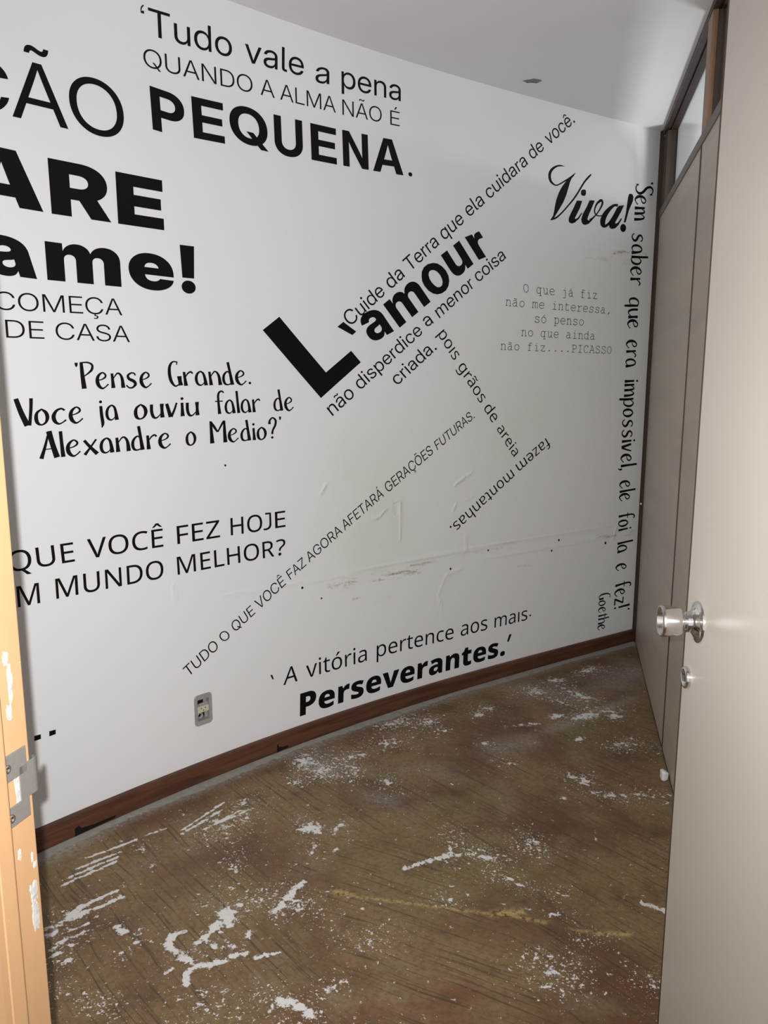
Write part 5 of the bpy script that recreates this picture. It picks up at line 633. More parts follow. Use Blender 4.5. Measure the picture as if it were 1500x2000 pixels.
# clerestory window: head, sill rail, mullion, posts, panes
w1 = tag(empty('window_1', (*P(-0.7), RAIL_TOP)), kind='structure')
inv = Matrix.Translation(-Vector(w1.location))
def wpart(name, bm, mat):
    bm.transform(inv); return obj(name, bm, mat, w1)
bm = bmesh.new(); prism(bm, [P(-0.02, 0.004), P(A_END, 0.004), P(A_END, -0.05), P(-0.02, -0.05)], PANEL_TOP, RAIL_TOP)
wpart('sill_rail', bm, M_RAIL)
bm = bmesh.new()
prism(bm, [P(-0.02, 0.006), P(A_END, 0.006), P(A_END, -0.014), P(-0.02, -0.014)], 2.536, CEIL_Z)
prism(bm, [P(-0.02, -0.014), P(A_END, -0.014), P(A_END, -0.020), P(-0.02, -0.020)], 2.540, CEIL_Z)
prism(bm, [P(-0.02, -0.020), P(A_END, -0.020), P(A_END, -0.05), P(-0.02, -0.05)], HEAD_Z, CEIL_Z)
wpart('head_rail', bm, M_WOOD_D)
bm = bmesh.new()
for a0, a1, o in ((-0.026, -0.060, 0.0005), (-0.060, -0.066, -0.006), (-0.066, -0.100, -0.002), (-0.100, -0.106, -0.008), (-0.106, -0.125, -0.005)):
    prism(bm, [P(a0, o), P(a1, o), P(a1, -0.05), P(a0, -0.05)], RAIL_TOP, HEAD_Z)
wpart('corner_post', bm, M_WOOD_M)
for am, dark in ((A_J, M_WOOD_D), (-2.48, M_WOOD_D)):
    bm = bmesh.new(); prism(bm, [P(am, 0.004), P(am - 0.085, 0.004), P(am - 0.085, -0.012), P(am, -0.012)], RAIL_TOP, HEAD_Z + 0.01)
    wpart('mullion', bm, M_WOOD_L)
    bm = bmesh.new(); prism(bm, [P(am - 0.01, -0.012), P(am - 0.096, -0.012), P(am - 0.096, -0.05), P(am - 0.01, -0.05)], RAIL_TOP, HEAD_Z)
    wpart('mullion_core', bm, M_WOOD_M)
for a0, a1 in ((-0.118, A_J - 0.012), (A_J - 0.09, -2.49), (-2.57, A_END)):
    bm = bmesh.new(); prism(bm, [P(a0, -0.022), P(a1, -0.022), P(a1, -0.026), P(a0, -0.026)], RAIL_TOP - 0.004, HEAD_Z + 0.004)
    wpart('glass_pane', bm, M_GLASS)
# what is seen through the panes: the next room's end wall
bm = bmesh.new()
e0 = Vector((cm.x + 0.03, cm.y + 0.02)); e1 = e0 + Vector((2.3, 0.9)); nn = Vector((-0.36, 0.93)) * 0.1
prism(bm, [e0[:], e1[:], (e1 + nn)[:], (e0 + nn)[:]], 0, CEIL_Z)
tag(obj('wall_back', bm, M_NEIGH), kind='structure')

# ------------------------------------------------------------------ door leaf, opened into the room
def dxy(u, n):                                               # u from hinge to edge, n out of the knob face
    p = HINGE + DD * u + DN * n; return (p.x, p.y)
DW = (EDGE - HINGE).length
bm = bmesh.new(); prism(bm, [dxy(0.0, 0), dxy(DW - 0.002, 0), dxy(DW - 0.002, -0.035), dxy(0.0, -0.035)], 0.008, 2.10)
door = tag(obj('door_1', bm, M_DOOR), kind='structure')
bm = bmesh.new(); prism(bm, [dxy(DW - 0.006, 0.0004), dxy(DW + 0.0008, 0.0004), dxy(DW + 0.0008, -0.0354), dxy(DW - 0.006, -0.0354)], 0.008, 2.10)
tag(obj('edge_band', bm, M_SLOT, door), 'brown edge band')
KN = 0.070; KZ = 1.017
kp = Vector((*dxy(DW - KN, 0.0), KZ))
Mk = frame(kp, (0, 0, 1), (DN.x, DN.y, 0))
bm = bmesh.new()
lathe(bm, [(0.0, 0.0595 - 0.014), (0.010, 0.0595 - 0.0138), (0.0175, 0.0595 - 0.0125), (0.0205, 0.0595 - 0.010), (0.0212, 0.0595 - 0.001), (0.0222, 0.0595), (0.0238, 0.0592), (0.0247, 0.0575), (0.0250, 0.054), (0.0244, 0.044), (0.0232, 0.035), (0.0218, 0.0295), (0.0195, 0.0270), (0.0150, 0.0262), (0.0118, 0.0258), (0.0112, 0.0240), (0.0112, 0.012)], Mk, 56)
knob = tag(obj('door_knob', bm, M_CHROME, door, True), 'satin chrome door knob')
bm = bmesh.new()
lathe(bm, [(0.0112, 0.0205), (0.0152, 0.0205), (0.0160, 0.0195), (0.0160, 0.0145), (0.0168, 0.0120), (0.0215, 0.0090), (0.0265, 0.0055), (0.0300, 0.0042), (0.0322, 0.0038), (0.0332, 0.0024), (0.0334, 0.0)], Mk, 56)
obj('rosette', bm, M_CHROME2, knob, True)
bm = bmesh.new()                                             # turn button in the dished end of the knob
box_frame(bm, Mk, -0.0105, 0.0105, -0.0022, 0.0022, 0.044, 0.0545, 0.0012)
obj('turn_button', bm, M_CHROME2, knob)
ez = 0.911
ep = Vector((*dxy(DW - 0.036, 0.0), ez)); Me = frame(ep, (0, 0, 1), (DN.x, DN.y, 0))
bm = bmesh.new()
lathe(bm, [(0.0, 0.0040), (0.0095, 0.0040), (0.0100, 0.0060), (0.0125, 0.0075), (0.0160, 0.0078), (0.0176, 0.0068), (0.0182, 0.0045), (0.0184, 0.0)], Me, 48)
esc = tag(obj('lock_escutcheon', bm, M_CHROME2, door, True), 'small round chrome keyhole plate')
bm = bmesh.new(); box_frame(bm, Me, -0.0075, 0.0075, -0.0017, 0.0017, 0.0041, 0.0050)
obj('keyhole', bm, M_DARK, esc)

# ------------------------------------------------------------------ ochre door frame on the left, with its strike plate
def jxy(tt, n): p = J0 + JD * tt + JN * n; return (p.x, p.y)
bm = bmesh.new()
T1 = 0.0136
arc = lambda cx, cy, r, a0, a1, n=5: [(cx + r * math.cos(R(a0 + (a1 - a0) * i / n)), cy + r * math.sin(R(a0 + (a1 - a0) * i / n))) for i in range(n + 1)]
prof = [(T1, -0.035), *arc(T1 - 0.002, -0.002, 0.002, 0, 90, 3), (-0.0275, 0.0), (-0.0275, 0.0025)]
prof += arc(-0.0305, 0.0085, 0.0035, 0, 90, 4)
prof += [(-0.046, 0.0120), (-0.0468, 0.0108), (-0.0480, 0.0108), (-0.0488, 0.0120), (-0.0560, 0.0124), *arc(-0.075, 0.0084, 0.004, 90, 180, 4), (-0.079, 0.0), (-0.160, 0.0), (-0.160, -0.035)]
prism(bm, [jxy(a, b) for a, b in prof], 0.0, 2.14)
dj = tag(obj('trim_3', bm, M_JAMB), kind='structure')
Mj = frame(Vector((*jxy(0, 0), 0)), (JD.x, JD.y, 0), (JN.x, JN.y, 0))        # local x: into the room, z: out of the jamb
# frame(): y = z x x ; find sign of local y against world up
YS_ = 1.0 if (Mj.to_3x3() @ Vector((0, 1, 0))).z > 0 else -1.0
def jbox(bm, x0, x1, za, zb, n0, n1, bev=0.0):
    ya, yb = sorted((za * YS_, zb * YS_)); box_frame(bm, Mj, x0, x1, ya, yb, n0, n1, bev)
SZ = 1.017
bm = bmesh.new()
jbox(bm, -0.0262, 0.0075, SZ + 0.010, SZ + 0.036, 0.0, 0.0016, 0.0005)       # upper tab
jbox(bm, -0.0262, 0.0075, SZ - 0.036, SZ - 0.016, 0.0, 0.0016, 0.0005)       # lower tab
jbox(bm, -0.0030, 0.0165, SZ - 0.0165, SZ + 0.0185, 0.0, 0.0016, 0.0005)     # bridge to the lip
plate = tag(obj('strike_plate', bm, M_STEEL, dj), 'grey steel strike plate')
bm = bmesh.new()                                             # lip curling round the arris into the room
n = 8; prev = None
for i in range(n + 1):
    a = R(85) * i / n
    x = 0.0160 + 0.012 * math.sin(a); z = 0.0014 - 0.012 * (1 - math.cos(a))
    ht = 0.0175 - 0.0035 * (i / n) ** 2
    cur = [bm.verts.new(Mj @ Vector((x + dx, YS_ * (SZ + 0.001 + sg * ht), z + dz))) for sg in (-1, 1) for dx, dz in ((0, 0), (-0.0012 * math.sin(a), -0.0012 * math.cos(a)))]
    if prev:
        bm.faces.new((prev[0], cur[0], cur[2], prev[2])); bm.faces.new((prev[1], prev[3], cur[3], cur[1]))
        bm.faces.new((prev[0], prev[1], cur[1], cur[0])); bm.faces.new((prev[2], cur[2], cur[3], prev[3]))
    else: bm.faces.new((cur[0], cur[2], cur[3], cur[1]))
    prev = cur
bm.faces.new((prev[0], prev[1], prev[3], prev[2]))
obj('lip', bm, M_STEEL, plate)
for dz in (0.0235, -0.0265):
    bm = bmesh.new()
    c = Mj @ Vector((-0.0175, YS_ * (SZ + dz), 0.0016))
    lathe(bm, [(0, 0.0006), (0.0012, 0.0004), (0.0014, 0.0010), (0.0036, 0.0013), (0.0044, 0.0006), (0.0048, 0.0)], frame(c, (0, 0, 1), (JN.x, JN.y, 0)), 24)
    obj('screw', bm, M_CHROME2, plate, True)

def rag(zc, xc, h, w, seed, n=22):
    """flat rough-edged filler patch on the jamb, raised under a millimetre"""
    rr = random.Random(seed); bm = bmesh.new(); ring = []
    for i in range(n):
        a = 2 * math.pi * i / n
        k = 0.72 + 0.45 * rr.random()
        ring.append((xc + w * 0.5 * k * math.copysign(abs(math.cos(a)) ** 0.6, math.cos(a)), zc + h * 0.5 * k * math.copysign(abs(math.sin(a)) ** 0.7, math.sin(a))))
    v0 = [bm.verts.new(Mj @ Vector((x, YS_ * z, 0.0))) for x, z in ring]
    v1 = [bm.verts.new(Mj @ Vector((xc + (x - xc) * 0.9, YS_ * (zc + (z - zc) * 0.95), 0.0007))) for x, z in ring]
    ct = bm.verts.new(Mj @ Vector((xc, YS_ * zc, 0.0009)))
    for i in range(n):
        j = (i + 1) % n
        bm.faces.new((v0[i], v0[j], v1[j], v1[i])); bm.faces.new((v1[i], v1[j], ct))
    return obj('filler_patch', bm, M_FILLER, dj)
for zc, xc, h, w, sd in PATCHES: rag(zc, xc, h, w, sd)

# ------------------------------------------------------------------ lettering on the wall
# handwritten-style and typewriter-style letters drawn as brush strokes (x, y, width)
def smooth_line(P,n=5):
    P=np.array(P,float)
    if len(P)==2:return P
    Q=np.vstack([2*P[0]-P[1],P,2*P[-1]-P[-2]]);o=[]
    for i in range(1,len(Q)-2):
        for k in range(n):
            t=k/n;a,b,c,d=Q[i-1],Q[i],Q[i+1],Q[i+2]
            o.append(.5*((2*b)+(c-a)*t+(2*a-5*b+4*c-d)*t*t+(3*b-a-3*c+d)*t**3))
    o.append(P[-1]);return np.array(o)
def ribbon(P,n=5,straight=False):
    R=np.array(P,float) if straight else smooth_line(P,n)
    closed=np.hypot(*(R[0]-R[-1])[:2])<1e-6
    d=np.gradient(R[:,:2],axis=0)
    if closed: d[0]=d[-1]=R[1,:2]-R[-2,:2]
    d/=np.hypot(d[:,0],d[:,1])[:,None]+1e-9
    nn=np.stack([-d[:,1],d[:,0]],1)*np.maximum(R[:,2] * 1.1 + 0.006, 0.002)[:,None]/2
    L=R[:,:2]+nn;Rr=R[:,:2]-nn
    return np.vstack([L,Rr[::-1]])
def disc(x,y,r,ry=None,n=12):
    ry=ry or r;a=np.linspace(0,2*np.pi,n,endpoint=False)
    return np.stack([x+r*np.cos(a),y+ry*np.sin(a)],1)
def S(*a):return ('s',a)
def D(*a):return('d',a)
HANDS = {}
HANDS['e']=[S((.07,.30,.03),(.25,.35,.04),(.37,.44,.06),(.36,.54,.06),(.25,.60,.05),(.11,.48,.09),(.06,.30,.12),(.10,.12,.12),(.22,.0,.07),(.34,.04,.04),(.47,.16,.045))]
st=lambda x0,y0,x1=None:S((x0,y0,.09),(x0+.015,y0*.5,.10),(x1 or x0+.03,0,.14))
HANDS['n']=[st(.06,.57),S((.11,.38,.03),(.25,.56,.05),(.36,.54,.07),(.44,.36,.10),(.47,.0,.14))]
HANDS['s']=[S((.40,.48,.05),(.36,.56,.05),(.24,.58,.05),(.11,.48,.08),(.15,.35,.1),(.32,.26,.11),(.39,.14,.10),(.28,.01,.06),(.14,.0,.05),(.03,.10,.05))]
HANDS['P']=[S((.07,1.0,.10),(.09,.5,.13),(.13,0,.16)),S((.05,.98,.04),(.30,.99,.05),(.46,.90,.07),(.44,.72,.08),(.30,.58,.05),(.15,.47,.03))]
HANDS['G']=[S((.40,.97,.04),(.22,.98,.05),(.09,.80,.09),(.05,.5,.11),(.09,.2,.11),(.22,.0,.06),(.36,.05,.04),(.44,.12,.04)),S((.39,.99,.04),(.36,.86,.03)),S((.42,.40,.16),(.43,.2,.13),(.45,.02,.16))]
HANDS['r']=[st(.06,.57),S((.10,.36,.03),(.20,.50,.05),(.32,.57,.06),(.40,.50,.06))]
HANDS['a']=[S((.37,.52,.05),(.26,.58,.05),(.12,.48,.08),(.06,.28,.10),(.10,.08,.09),(.22,.01,.05),(.34,.08,.03),(.40,.2,.03)),S((.26,.585,.04),(.36,.50,.08),(.41,.3,.10),(.44,.0,.14))]
HANDS['d']=[S((.36,.46,.04),(.25,.57,.05),(.11,.45,.08),(.06,.26,.10),(.10,.07,.09),(.22,.01,.05),(.38,.06,.04)),S((.30,.97,.10),(.36,.5,.10),(.42,.0,.14))]
HANDS['.']=[D(.06,.06,.06)]
HANDS['V']=[S((.06,1.0,.13),(.2,.5,.15),(.38,.0,.17)),S((.53,1.0,.10),(.51,.6,.09),(.45,.0,.09))]
HANDS['o']=[S((.24,.58,.05),(.10,.46,.08),(.06,.27,.11),(.10,.08,.10),(.22,.0,.05),(.36,.08,.07),(.42,.27,.11),(.37,.46,.10),(.24,.58,.05))]
HANDS['c']=[S((.43,.50,.06),(.32,.57,.06),(.16,.50,.08),(.06,.30,.12),(.10,.10,.11),(.22,.0,.06),(.34,.04,.04),(.47,.14,.05))]
HANDS['j']=[S((.06,.57,.10),(.08,.2,.11),(.11,-.1,.11),(.07,-.27,.03)),D(.06,.73,.06)]
HANDS['u']=[S((.06,.56,.10),(.07,.25,.10),(.14,.04,.09),(.26,.01,.05),(.40,.16,.03)),S((.43,.57,.13),(.44,.3,.10),(.46,0,.14))]
HANDS['v']=[S((.05,.56,.10),(.2,.0,.13)),S((.42,.58,.06),(.34,.3,.07),(.22,0,.09))]
HANDS['i']=[st(.06,.57),D(.06,.74,.06)]
HANDS['f']=[S((.42,.90,.05),(.36,.97,.06),(.24,.95,.07),(.16,.8,.09),(.16,.4,.10),(.18,.0,.14)),S((.0,.55,.04),(.36,.55,.04))]
HANDS['l']=[S((.05,.97,.10),(.07,.5,.10),(.10,0,.13))]
HANDS['A']=[S((.34,1.0,.05),(.20,.45,.08),(.06,0,.12)),S((.34,1.0,.16),(.44,.5,.15),(.56,0,.17)),S((.16,.33,.03),(.45,.35,.03))]
HANDS['x']=[S((.05,.56,.09),(.25,.28,.1),(.48,.0,.13)),S((.46,.57,.06),(.25,.27,.06),(.05,0,.10))]
HANDS['M']=[S((.06,1.0,.09),(.08,.5,.12),(.10,0,.17)),S((.06,.97,.08),(.2,.75,.1),(.35,.50,.07)),S((.64,.98,.08),(.5,.75,.07),(.36,.50,.05)),S((.66,1.0,.08),(.66,.5,.12),(.68,0,.16))]
HANDS['?']=[S((.06,.70,.12),(.08,.88,.08),(.22,1.0,.06),(.36,.86,.09),(.33,.62,.09),(.22,.42,.08),(.18,.22,.09)),D(.18,.06,.06)]
HANDS['S']=[S((.50,.86,.05),(.42,.95,.05),(.26,.98,.06),(.13,.84,.09),(.19,.62,.11),(.40,.42,.12),(.48,.22,.11),(.36,.04,.06),(.18,.01,.05),(.06,.1,.04)),S((.51,.98,.02),(.49,.82,.08)),S((.05,.0,.02),(.06,.15,.08))]
HANDS['m']=[st(.06,.57),S((.10,.38,.03),(.21,.55,.05),(.30,.52,.08),(.34,.3,.1),(.36,0,.13)),S((.37,.36,.03),(.49,.55,.05),(.58,.52,.08),(.63,.3,.10),(.65,0,.13))]
HANDS['b']=[S((.06,.97,.09),(.08,.5,.10),(.09,0,.12)),S((.10,.40,.03),(.26,.56,.05),(.40,.48,.08),(.44,.3,.1),(.38,.10,.09),(.24,.01,.05),(.1,.03,.05))]
HANDS['q']=[S((.40,.53,.06),(.26,.58,.05),(.12,.48,.08),(.06,.28,.10),(.10,.08,.09),(.22,.02,.05),(.40,.12,.03)),S((.42,.56,.08),(.43,.2,.11),(.45,-.26,.09))]
HANDS['p']=[S((.05,.57,.09),(.08,.2,.11),(.07,-.27,.10)),S((.10,.40,.03),(.26,.57,.05),(.40,.48,.09),(.44,.28,.10),(.36,.06,.07),(.22,.0,.05),(.1,.06,.03))]
HANDS[',']=[S((.05,.07,.10),(.09,-.02,.08),(.03,-.16,.03))]
HANDS['t']=[S((.14,.80,.06),(.15,.4,.10),(.17,0,.13)),S((.0,.57,.05),(.34,.58,.05))]
HANDS['h']=[S((.06,.97,.09),(.08,.5,.10),(.09,0,.13)),S((.11,.38,.03),(.25,.56,.05),(.36,.54,.07),(.44,.36,.10),(.46,.0,.14))]
HANDS['z']=[S((.03,.54,.06),(.42,.54,.06)),S((.41,.55,.08),(.06,.03,.10)),S((.03,.03,.06),(.44,.03,.07))]
HANDS['!']=[S((.10,1.0,.12),(.08,.28,.10)),D(.07,.07,.065)]
def hglyph(ch, k=4):
    out=[]
    for t,a in HANDS[ch]:
        out.append(ribbon(a,k) if t=='s' else disc(*a,n=10))
    return out
# courier
PEN=.062
L=lambda *p:('l',[(x,y,PEN) for x,y in p])
K=lambda *p:('s',[(x,y,PEN) for x,y in p])
def ell(cx,cy,rx,ry,n=16):
    a=np.linspace(0,2*np.pi,n+1);return('s1',[(cx+rx*np.sin(t),cy+ry*np.cos(t),PEN) for t in a])
TYPES = {}
TYPES['O']=[ell(.5,.5,.38,.5)]
TYPES['o']=[ell(.5,.37,.36,.37)]
TYPES['n']=[L((.08,.73),(.24,.73)),L((.24,.75),(.24,0)),L((.08,0),(.4,0)),K((.24,.52),(.36,.70),(.55,.74),(.72,.66),(.76,.48)),L((.76,.5),(.76,0)),L((.62,0),(.92,0))]
TYPES['a']=[K((.2,.64),(.34,.74),(.55,.73),(.68,.62),(.7,.5)),L((.7,.52),(.7,0)),L((.7,0),(.88,0)),K((.7,.42),(.45,.45),(.2,.36),(.14,.2),(.22,.04),(.42,-.01),(.6,.08),(.7,.2))]
til=[K((.26,.90),(.36,.97),(.5,.93),(.63,.89),(.73,.96))]
TYPES['ã']=TYPES['a']+til
TYPES['á']=TYPES['a']+[L((.45,.86),(.62,1.02))]
TYPES['ó']=TYPES['o']+[L((.45,.86),(.62,1.02))]
TYPES['q']=[K((.7,.5),(.6,.70),(.4,.75),(.2,.66),(.1,.38),(.2,.1),(.4,.0),(.6,.06),(.7,.24)),L((.7,.74),(.7,-.26)),L((.7,.73),(.9,.73)),L((.5,-.26),(.9,-.26))]
TYPES['p']=[K((.26,.5),(.36,.70),(.58,.75),(.78,.64),(.86,.38),(.76,.1),(.56,.0),(.36,.06),(.26,.24)),L((.26,.75),(.26,-.26)),L((.08,.73),(.26,.73)),L((.08,-.26),(.5,-.26))]
TYPES['u']=[L((.06,.73),(.24,.73)),K((.24,.74),(.24,.3),(.3,.06),(.46,-.01),(.62,.08),(.74,.26)),L((.58,.73),(.76,.73)),L((.76,.75),(.76,0)),L((.76,0),(.93,0))]
TYPES['e']=[K((.14,.38),(.5,.38),(.86,.39)),K((.86,.4),(.80,.62),(.6,.74),(.36,.72),(.18,.58),(.12,.36),(.2,.12),(.42,.0),(.66,.02),(.84,.1))]
TYPES['j']=[L((.3,.73),(.62,.73)),K((.62,.75),(.62,.1),(.6,-.16),(.45,-.27),(.2,-.25)),L((.6,.93),(.64,1.05))]
TYPES['f']=[K((.78,.97),(.6,1.02),(.42,.96),(.38,.8),(.38,.4)),L((.38,.5),(.38,0)),L((.16,.70),(.72,.70)),L((.16,0),(.66,0))]
TYPES['i']=[L((.25,.73),(.52,.73)),L((.52,.75),(.52,0)),L((.2,0),(.84,0)),L((.49,.95),(.53,1.06))]
TYPES['z']=[L((.2,.6),(.2,.73)),L((.2,.73),(.78,.73)),L((.78,.73),(.18,0)),L((.18,0),(.8,0)),L((.8,0),(.8,.14))]
TYPES['m']=[L((.0,.73),(.13,.73)),L((.13,.75),(.13,0)),L((.0,0),(.26,0)),K((.13,.55),(.22,.70),(.34,.74),(.46,.68),(.5,.5)),L((.5,.52),(.5,0)),L((.5,0),(.62,0)),K((.5,.55),(.6,.70),(.72,.74),(.84,.68),(.87,.5)),L((.87,.52),(.87,0)),L((.87,0),(1,0))]
TYPES['t']=[K((.32,.98),(.32,.4),(.33,.12),(.45,.0),(.62,.0),(.84,.07)),L((.14,.72),(.76,.72))]
TYPES['r']=[L((.14,.72),(.36,.72)),L((.36,.74),(.36,0)),L((.14,0),(.7,0)),K((.36,.44),(.48,.62),(.66,.74),(.80,.72),(.88,.64))]
TYPES['s']=[K((.78,.60),(.68,.70),(.5,.75),(.3,.70),(.22,.56),(.32,.43),(.6,.36),(.78,.28),(.80,.14),(.68,.02),(.48,-.01),(.28,.04),(.18,.14)),L((.79,.74),(.79,.56)),L((.18,.2),(.18,.0))]
TYPES['d']=[K((.72,.5),(.62,.70),(.42,.75),(.2,.66),(.12,.38),(.2,.1),(.42,.0),(.62,.06),(.72,.24)),L((.72,1.02),(.72,0)),L((.56,1.0),(.72,1.0)),L((.72,0),(.92,0))]
TYPES['P']=[L((.12,1),(.3,1)),L((.3,1),(.3,0)),L((.12,0),(.58,0)),K((.3,1),(.62,.99),(.84,.9),(.88,.74),(.82,.56),(.62,.47),(.3,.46))]
TYPES['I']=[L((.2,1),(.8,1)),L((.5,1),(.5,0)),L((.2,0),(.8,0))]
TYPES['C']=[K((.84,.78),(.72,.95),(.52,1.02),(.28,.92),(.12,.68),(.12,.34),(.28,.08),(.52,-.01),(.74,.05),(.86,.16)),L((.84,1.0),(.84,.74))]
TYPES['A']=[L((.24,1),(.54,1)),L((.52,1),(.12,0)),L((.54,1),(.88,0)),L((.0,0),(.3,0)),L((.7,0),(1,0)),L((.24,.34),(.77,.34))]
TYPES['S']=[K((.80,.80),(.7,.95),(.48,1.02),(.28,.94),(.2,.76),(.3,.60),(.6,.50),(.80,.38),(.84,.22),(.7,.03),(.48,-.02),(.26,.05),(.16,.2)),L((.80,1),(.80,.74)),L((.16,.26),(.16,.0))]
TYPES['.']=[('d',(.5,.09,.1))]
TYPES[',']=[('l',[(.58,.16,.15),(.34,-.18,.05)])]
def cglyph(ch):
    out=[]
    for t,a in TYPES[ch]:
        if t=='d':out.append(disc(*a,n=10))
        elif t=='l':out.append(ribbon(a,1,True))
        elif t=='s1':out.append(ribbon(a,1,True))
        else:out.append(ribbon(a,3))
    return out

def expand(flat):
    """outline stored as x*2+flag, y: flag 1 marks a point on the curve, 0 a quadratic control point"""
    pts = [((flat[k] // 2) / 1000, flat[k + 1] / 1000, flat[k] % 2 == 1) for k in range(0, len(flat), 2)]
    q = []; m = len(pts)
    for k in range(m):
        p, r = pts[k], pts[(k + 1) % m]; q.append(p)
        if not p[2] and not r[2]: q.append(((p[0] + r[0]) / 2, (p[1] + r[1]) / 2, True))
    k = next(i for i, p in enumerate(q) if p[2]); q = q[k:] + q[:k]; q.append(q[0])
    o = []; k = 0
    while k < len(q) - 1:
        p = q[k]
        if q[k + 1][2]: o.append(p[:2]); k += 1
        else:
            b, c = q[k + 1], q[k + 2]
            for u in (0, 1 / 6, 2 / 6, 3 / 6, 4 / 6, 5 / 6):
                o.append(tuple((1 - u) ** 2 * p[e] + 2 * u * (1 - u) * b[e] + u * u * c[e] for e in (0, 1)))
            k += 2
    return o
def winding(p, c):
    w = 0
    for i in range(len(c)):
        (x0, y0), (x1, y1) = c[i - 1], c[i]
        cr_ = (x1 - x0) * (p[1] - y0) - (p[0] - x0) * (y1 - y0)
        if y0 <= p[1] < y1 and cr_ > 0: w += 1
        elif y1 <= p[1] < y0 and cr_ < 0: w -= 1
    return w
def triangulate(cs):
    """fill of closed contours by the non-zero rule -> (points, triangles)"""
    vs = []; es = []
    clean = []
    for c in cs:
        d = [c[0]]
        for p in c[1:]:
            if abs(p[0] - d[-1][0]) + abs(p[1] - d[-1][1]) > 1e-6: d.append(p)
        if abs(d[0][0] - d[-1][0]) + abs(d[0][1] - d[-1][1]) < 1e-6: d.pop()
        k = len(vs); vs += [Vector((float(p[0]), float(p[1]))) for p in d]
        es += [(k + i, k + (i + 1) % len(d)) for i in range(len(d))]; clean.append(d)
    v, e, f, _, _, _ = delaunay_2d_cdt(vs, es, [], 0, 1e-7)
    tri = []
    for t in f:
        cx = sum(v[i].x for i in t) / len(t); cy = sum(v[i].y for i in t) / len(t)
        if sum(winding((cx, cy), c) for c in clean) != 0: tri.append(tuple(t))
    return ([(p.x, p.y) for p in v], tri)
def ribbon_tris(c):
    """a brush stroke is its left side followed by its right side reversed"""
    n = len(c) // 2; tri = []
    for i in range(n - 1): tri += [(i, i + 1, 2 * n - 2 - i), (i, 2 * n - 2 - i, 2 * n - 1 - i)]
    return ([tuple(p) for p in c], tri)
GT = {}
def glyph_tris(g):
    if g not in GT:
        if isinstance(g, int): GT[g] = [triangulate([expand(c) for c in GLYPHS[g]])]
        else:
            table, shapes = (HANDS, hglyph(g[1:])) if g[0] == 'H' else (TYPES, cglyph(g[1:]))
            GT[g] = [ribbon_tris(c) if t != 'd' else triangulate([[tuple(p) for p in c]]) for c, (t, a) in zip(shapes, table[g[1:]])]
    return GT[g]
def area(c): return abs(0.5 * sum(c[i - 1][0] * c[i][1] - c[i][0] * c[i - 1][1] for i in range(len(c))))
OFF = 0.0007
def letters(name, words, polys, mat, parent, base, strokes=0):
    bm = bmesh.new()
    def put(pts, tris):
        vs = [bm.verts.new((s, z, 0)) for s, z in pts]
        for a, b, c in tris:
            if len({a, b, c}) == 3:
                try: bm.faces.new((vs[a], vs[b], vs[c]))
                except ValueError: pass
    for gs, xo, A in words:
        for g, x0 in zip(gs, xo):
            for pts, tris in glyph_tris(g):
                put([((x + x0) * A[0] + y * A[2] + A[4], (x + x0) * A[1] + y * A[3] + A[5]) for x, y in pts], tris)
    for k, poly in enumerate(polys):
        if strokes and k < strokes: put(*ribbon_tris(poly))
        else: put(*triangulate([poly]))
    # cut along verticals every 6 cm so that large letters lie on the bowed wall
    smin = min(v.co.x for v in bm.verts); smax = max(v.co.x for v in bm.verts)
    s = math.floor(smin / 0.06) * 0.06 + 0.06
    while s < smax:
        bmesh.ops.bisect_plane(bm, geom=bm.verts[:] + bm.edges[:] + bm.faces[:], plane_co=(s, 0, 0), plane_no=(1, 0, 0), dist=1e-6)
        s += 0.06
    for v in bm.verts: v.co = W(v.co.x, v.co.y, OFF) - base
    n = wplan((smin + smax) / 2)[3]
    me = bpy.data.meshes.new(name)
    for f in bm.faces:
        f.normal_update()
        if f.normal.dot(Vector((*n, 0))) < 0: f.normal_flip()
    bm.to_mesh(me); bm.free()
    return link(name, me, mat, parent)
LETTERING = [('tudo', 'black quote Tudo vale a pena at the wall top, with bold capitals below', M_TEXT),
    ('pare', 'oversized black lettering cut off by the picture frame, with the heavy word ending ame', M_TEXT),
    ('pense', 'black handwritten-style quote Pense Grande in three lines with a question mark', M_TEXT),
    ('hoje', 'two lines of black capitals ending in MUNDO MELHOR, beside the ochre door frame', M_TEXT),
    ('dots', 'two small black square dots low on the wall near the steel strike plate', M_TEXT),
    ('lamour', 'black slanting word cluster around a huge bold L of L amour, middle of the wall', M_TEXT),
    ('tudo o que', 'one long line of thin black capitals climbing diagonally across the middle of the wall', M_TEXT),
    ('vitoria', 'black quote with the bold word Perseverantes, just above the brown baseboard', M_TEXT),
    ('viva', 'short black brush-script word Viva with exclamation mark near the clerestory corner', M_TEXT),
    ('monospace', 'small faint five-line typewriter-style quote below the brush-script word', M_TEXT_THIN),
    ('sem saber', 'vertical black handwritten-style quote running down the wall beside the dark corner strip', M_TEXT)]
for key, lab, mat in LETTERING:
    lines = QUOTES[key]
    allpts = []
    for words, polys in lines:
        for gs, xo, A in words: allpts.append((A[4], A[5]))
        for p in polys: allpts += p[:1]
    b0 = W(sum(p[0] for p in allpts) / len(allpts), min(p[1] for p in allpts), 0.0)
    if key == 'viva':
        root = letters('wall_lettering', [], lines[0][1], mat, None, b0, 5); root.location = b0
    else:
        root = empty('wall_lettering', b0)
        for words, polys in lines:
            for w in words: letters('lettered_word', [w], [], mat, root, b0)
            for p in polys: letters('lettered_sign' if key == 'dots' else 'punctuation_mark' if len(p) < 14 and area(p) < 0.004 else 'lettered_word', [], [p], mat, root, b0)
    tag(root, lab, 'wall lettering')

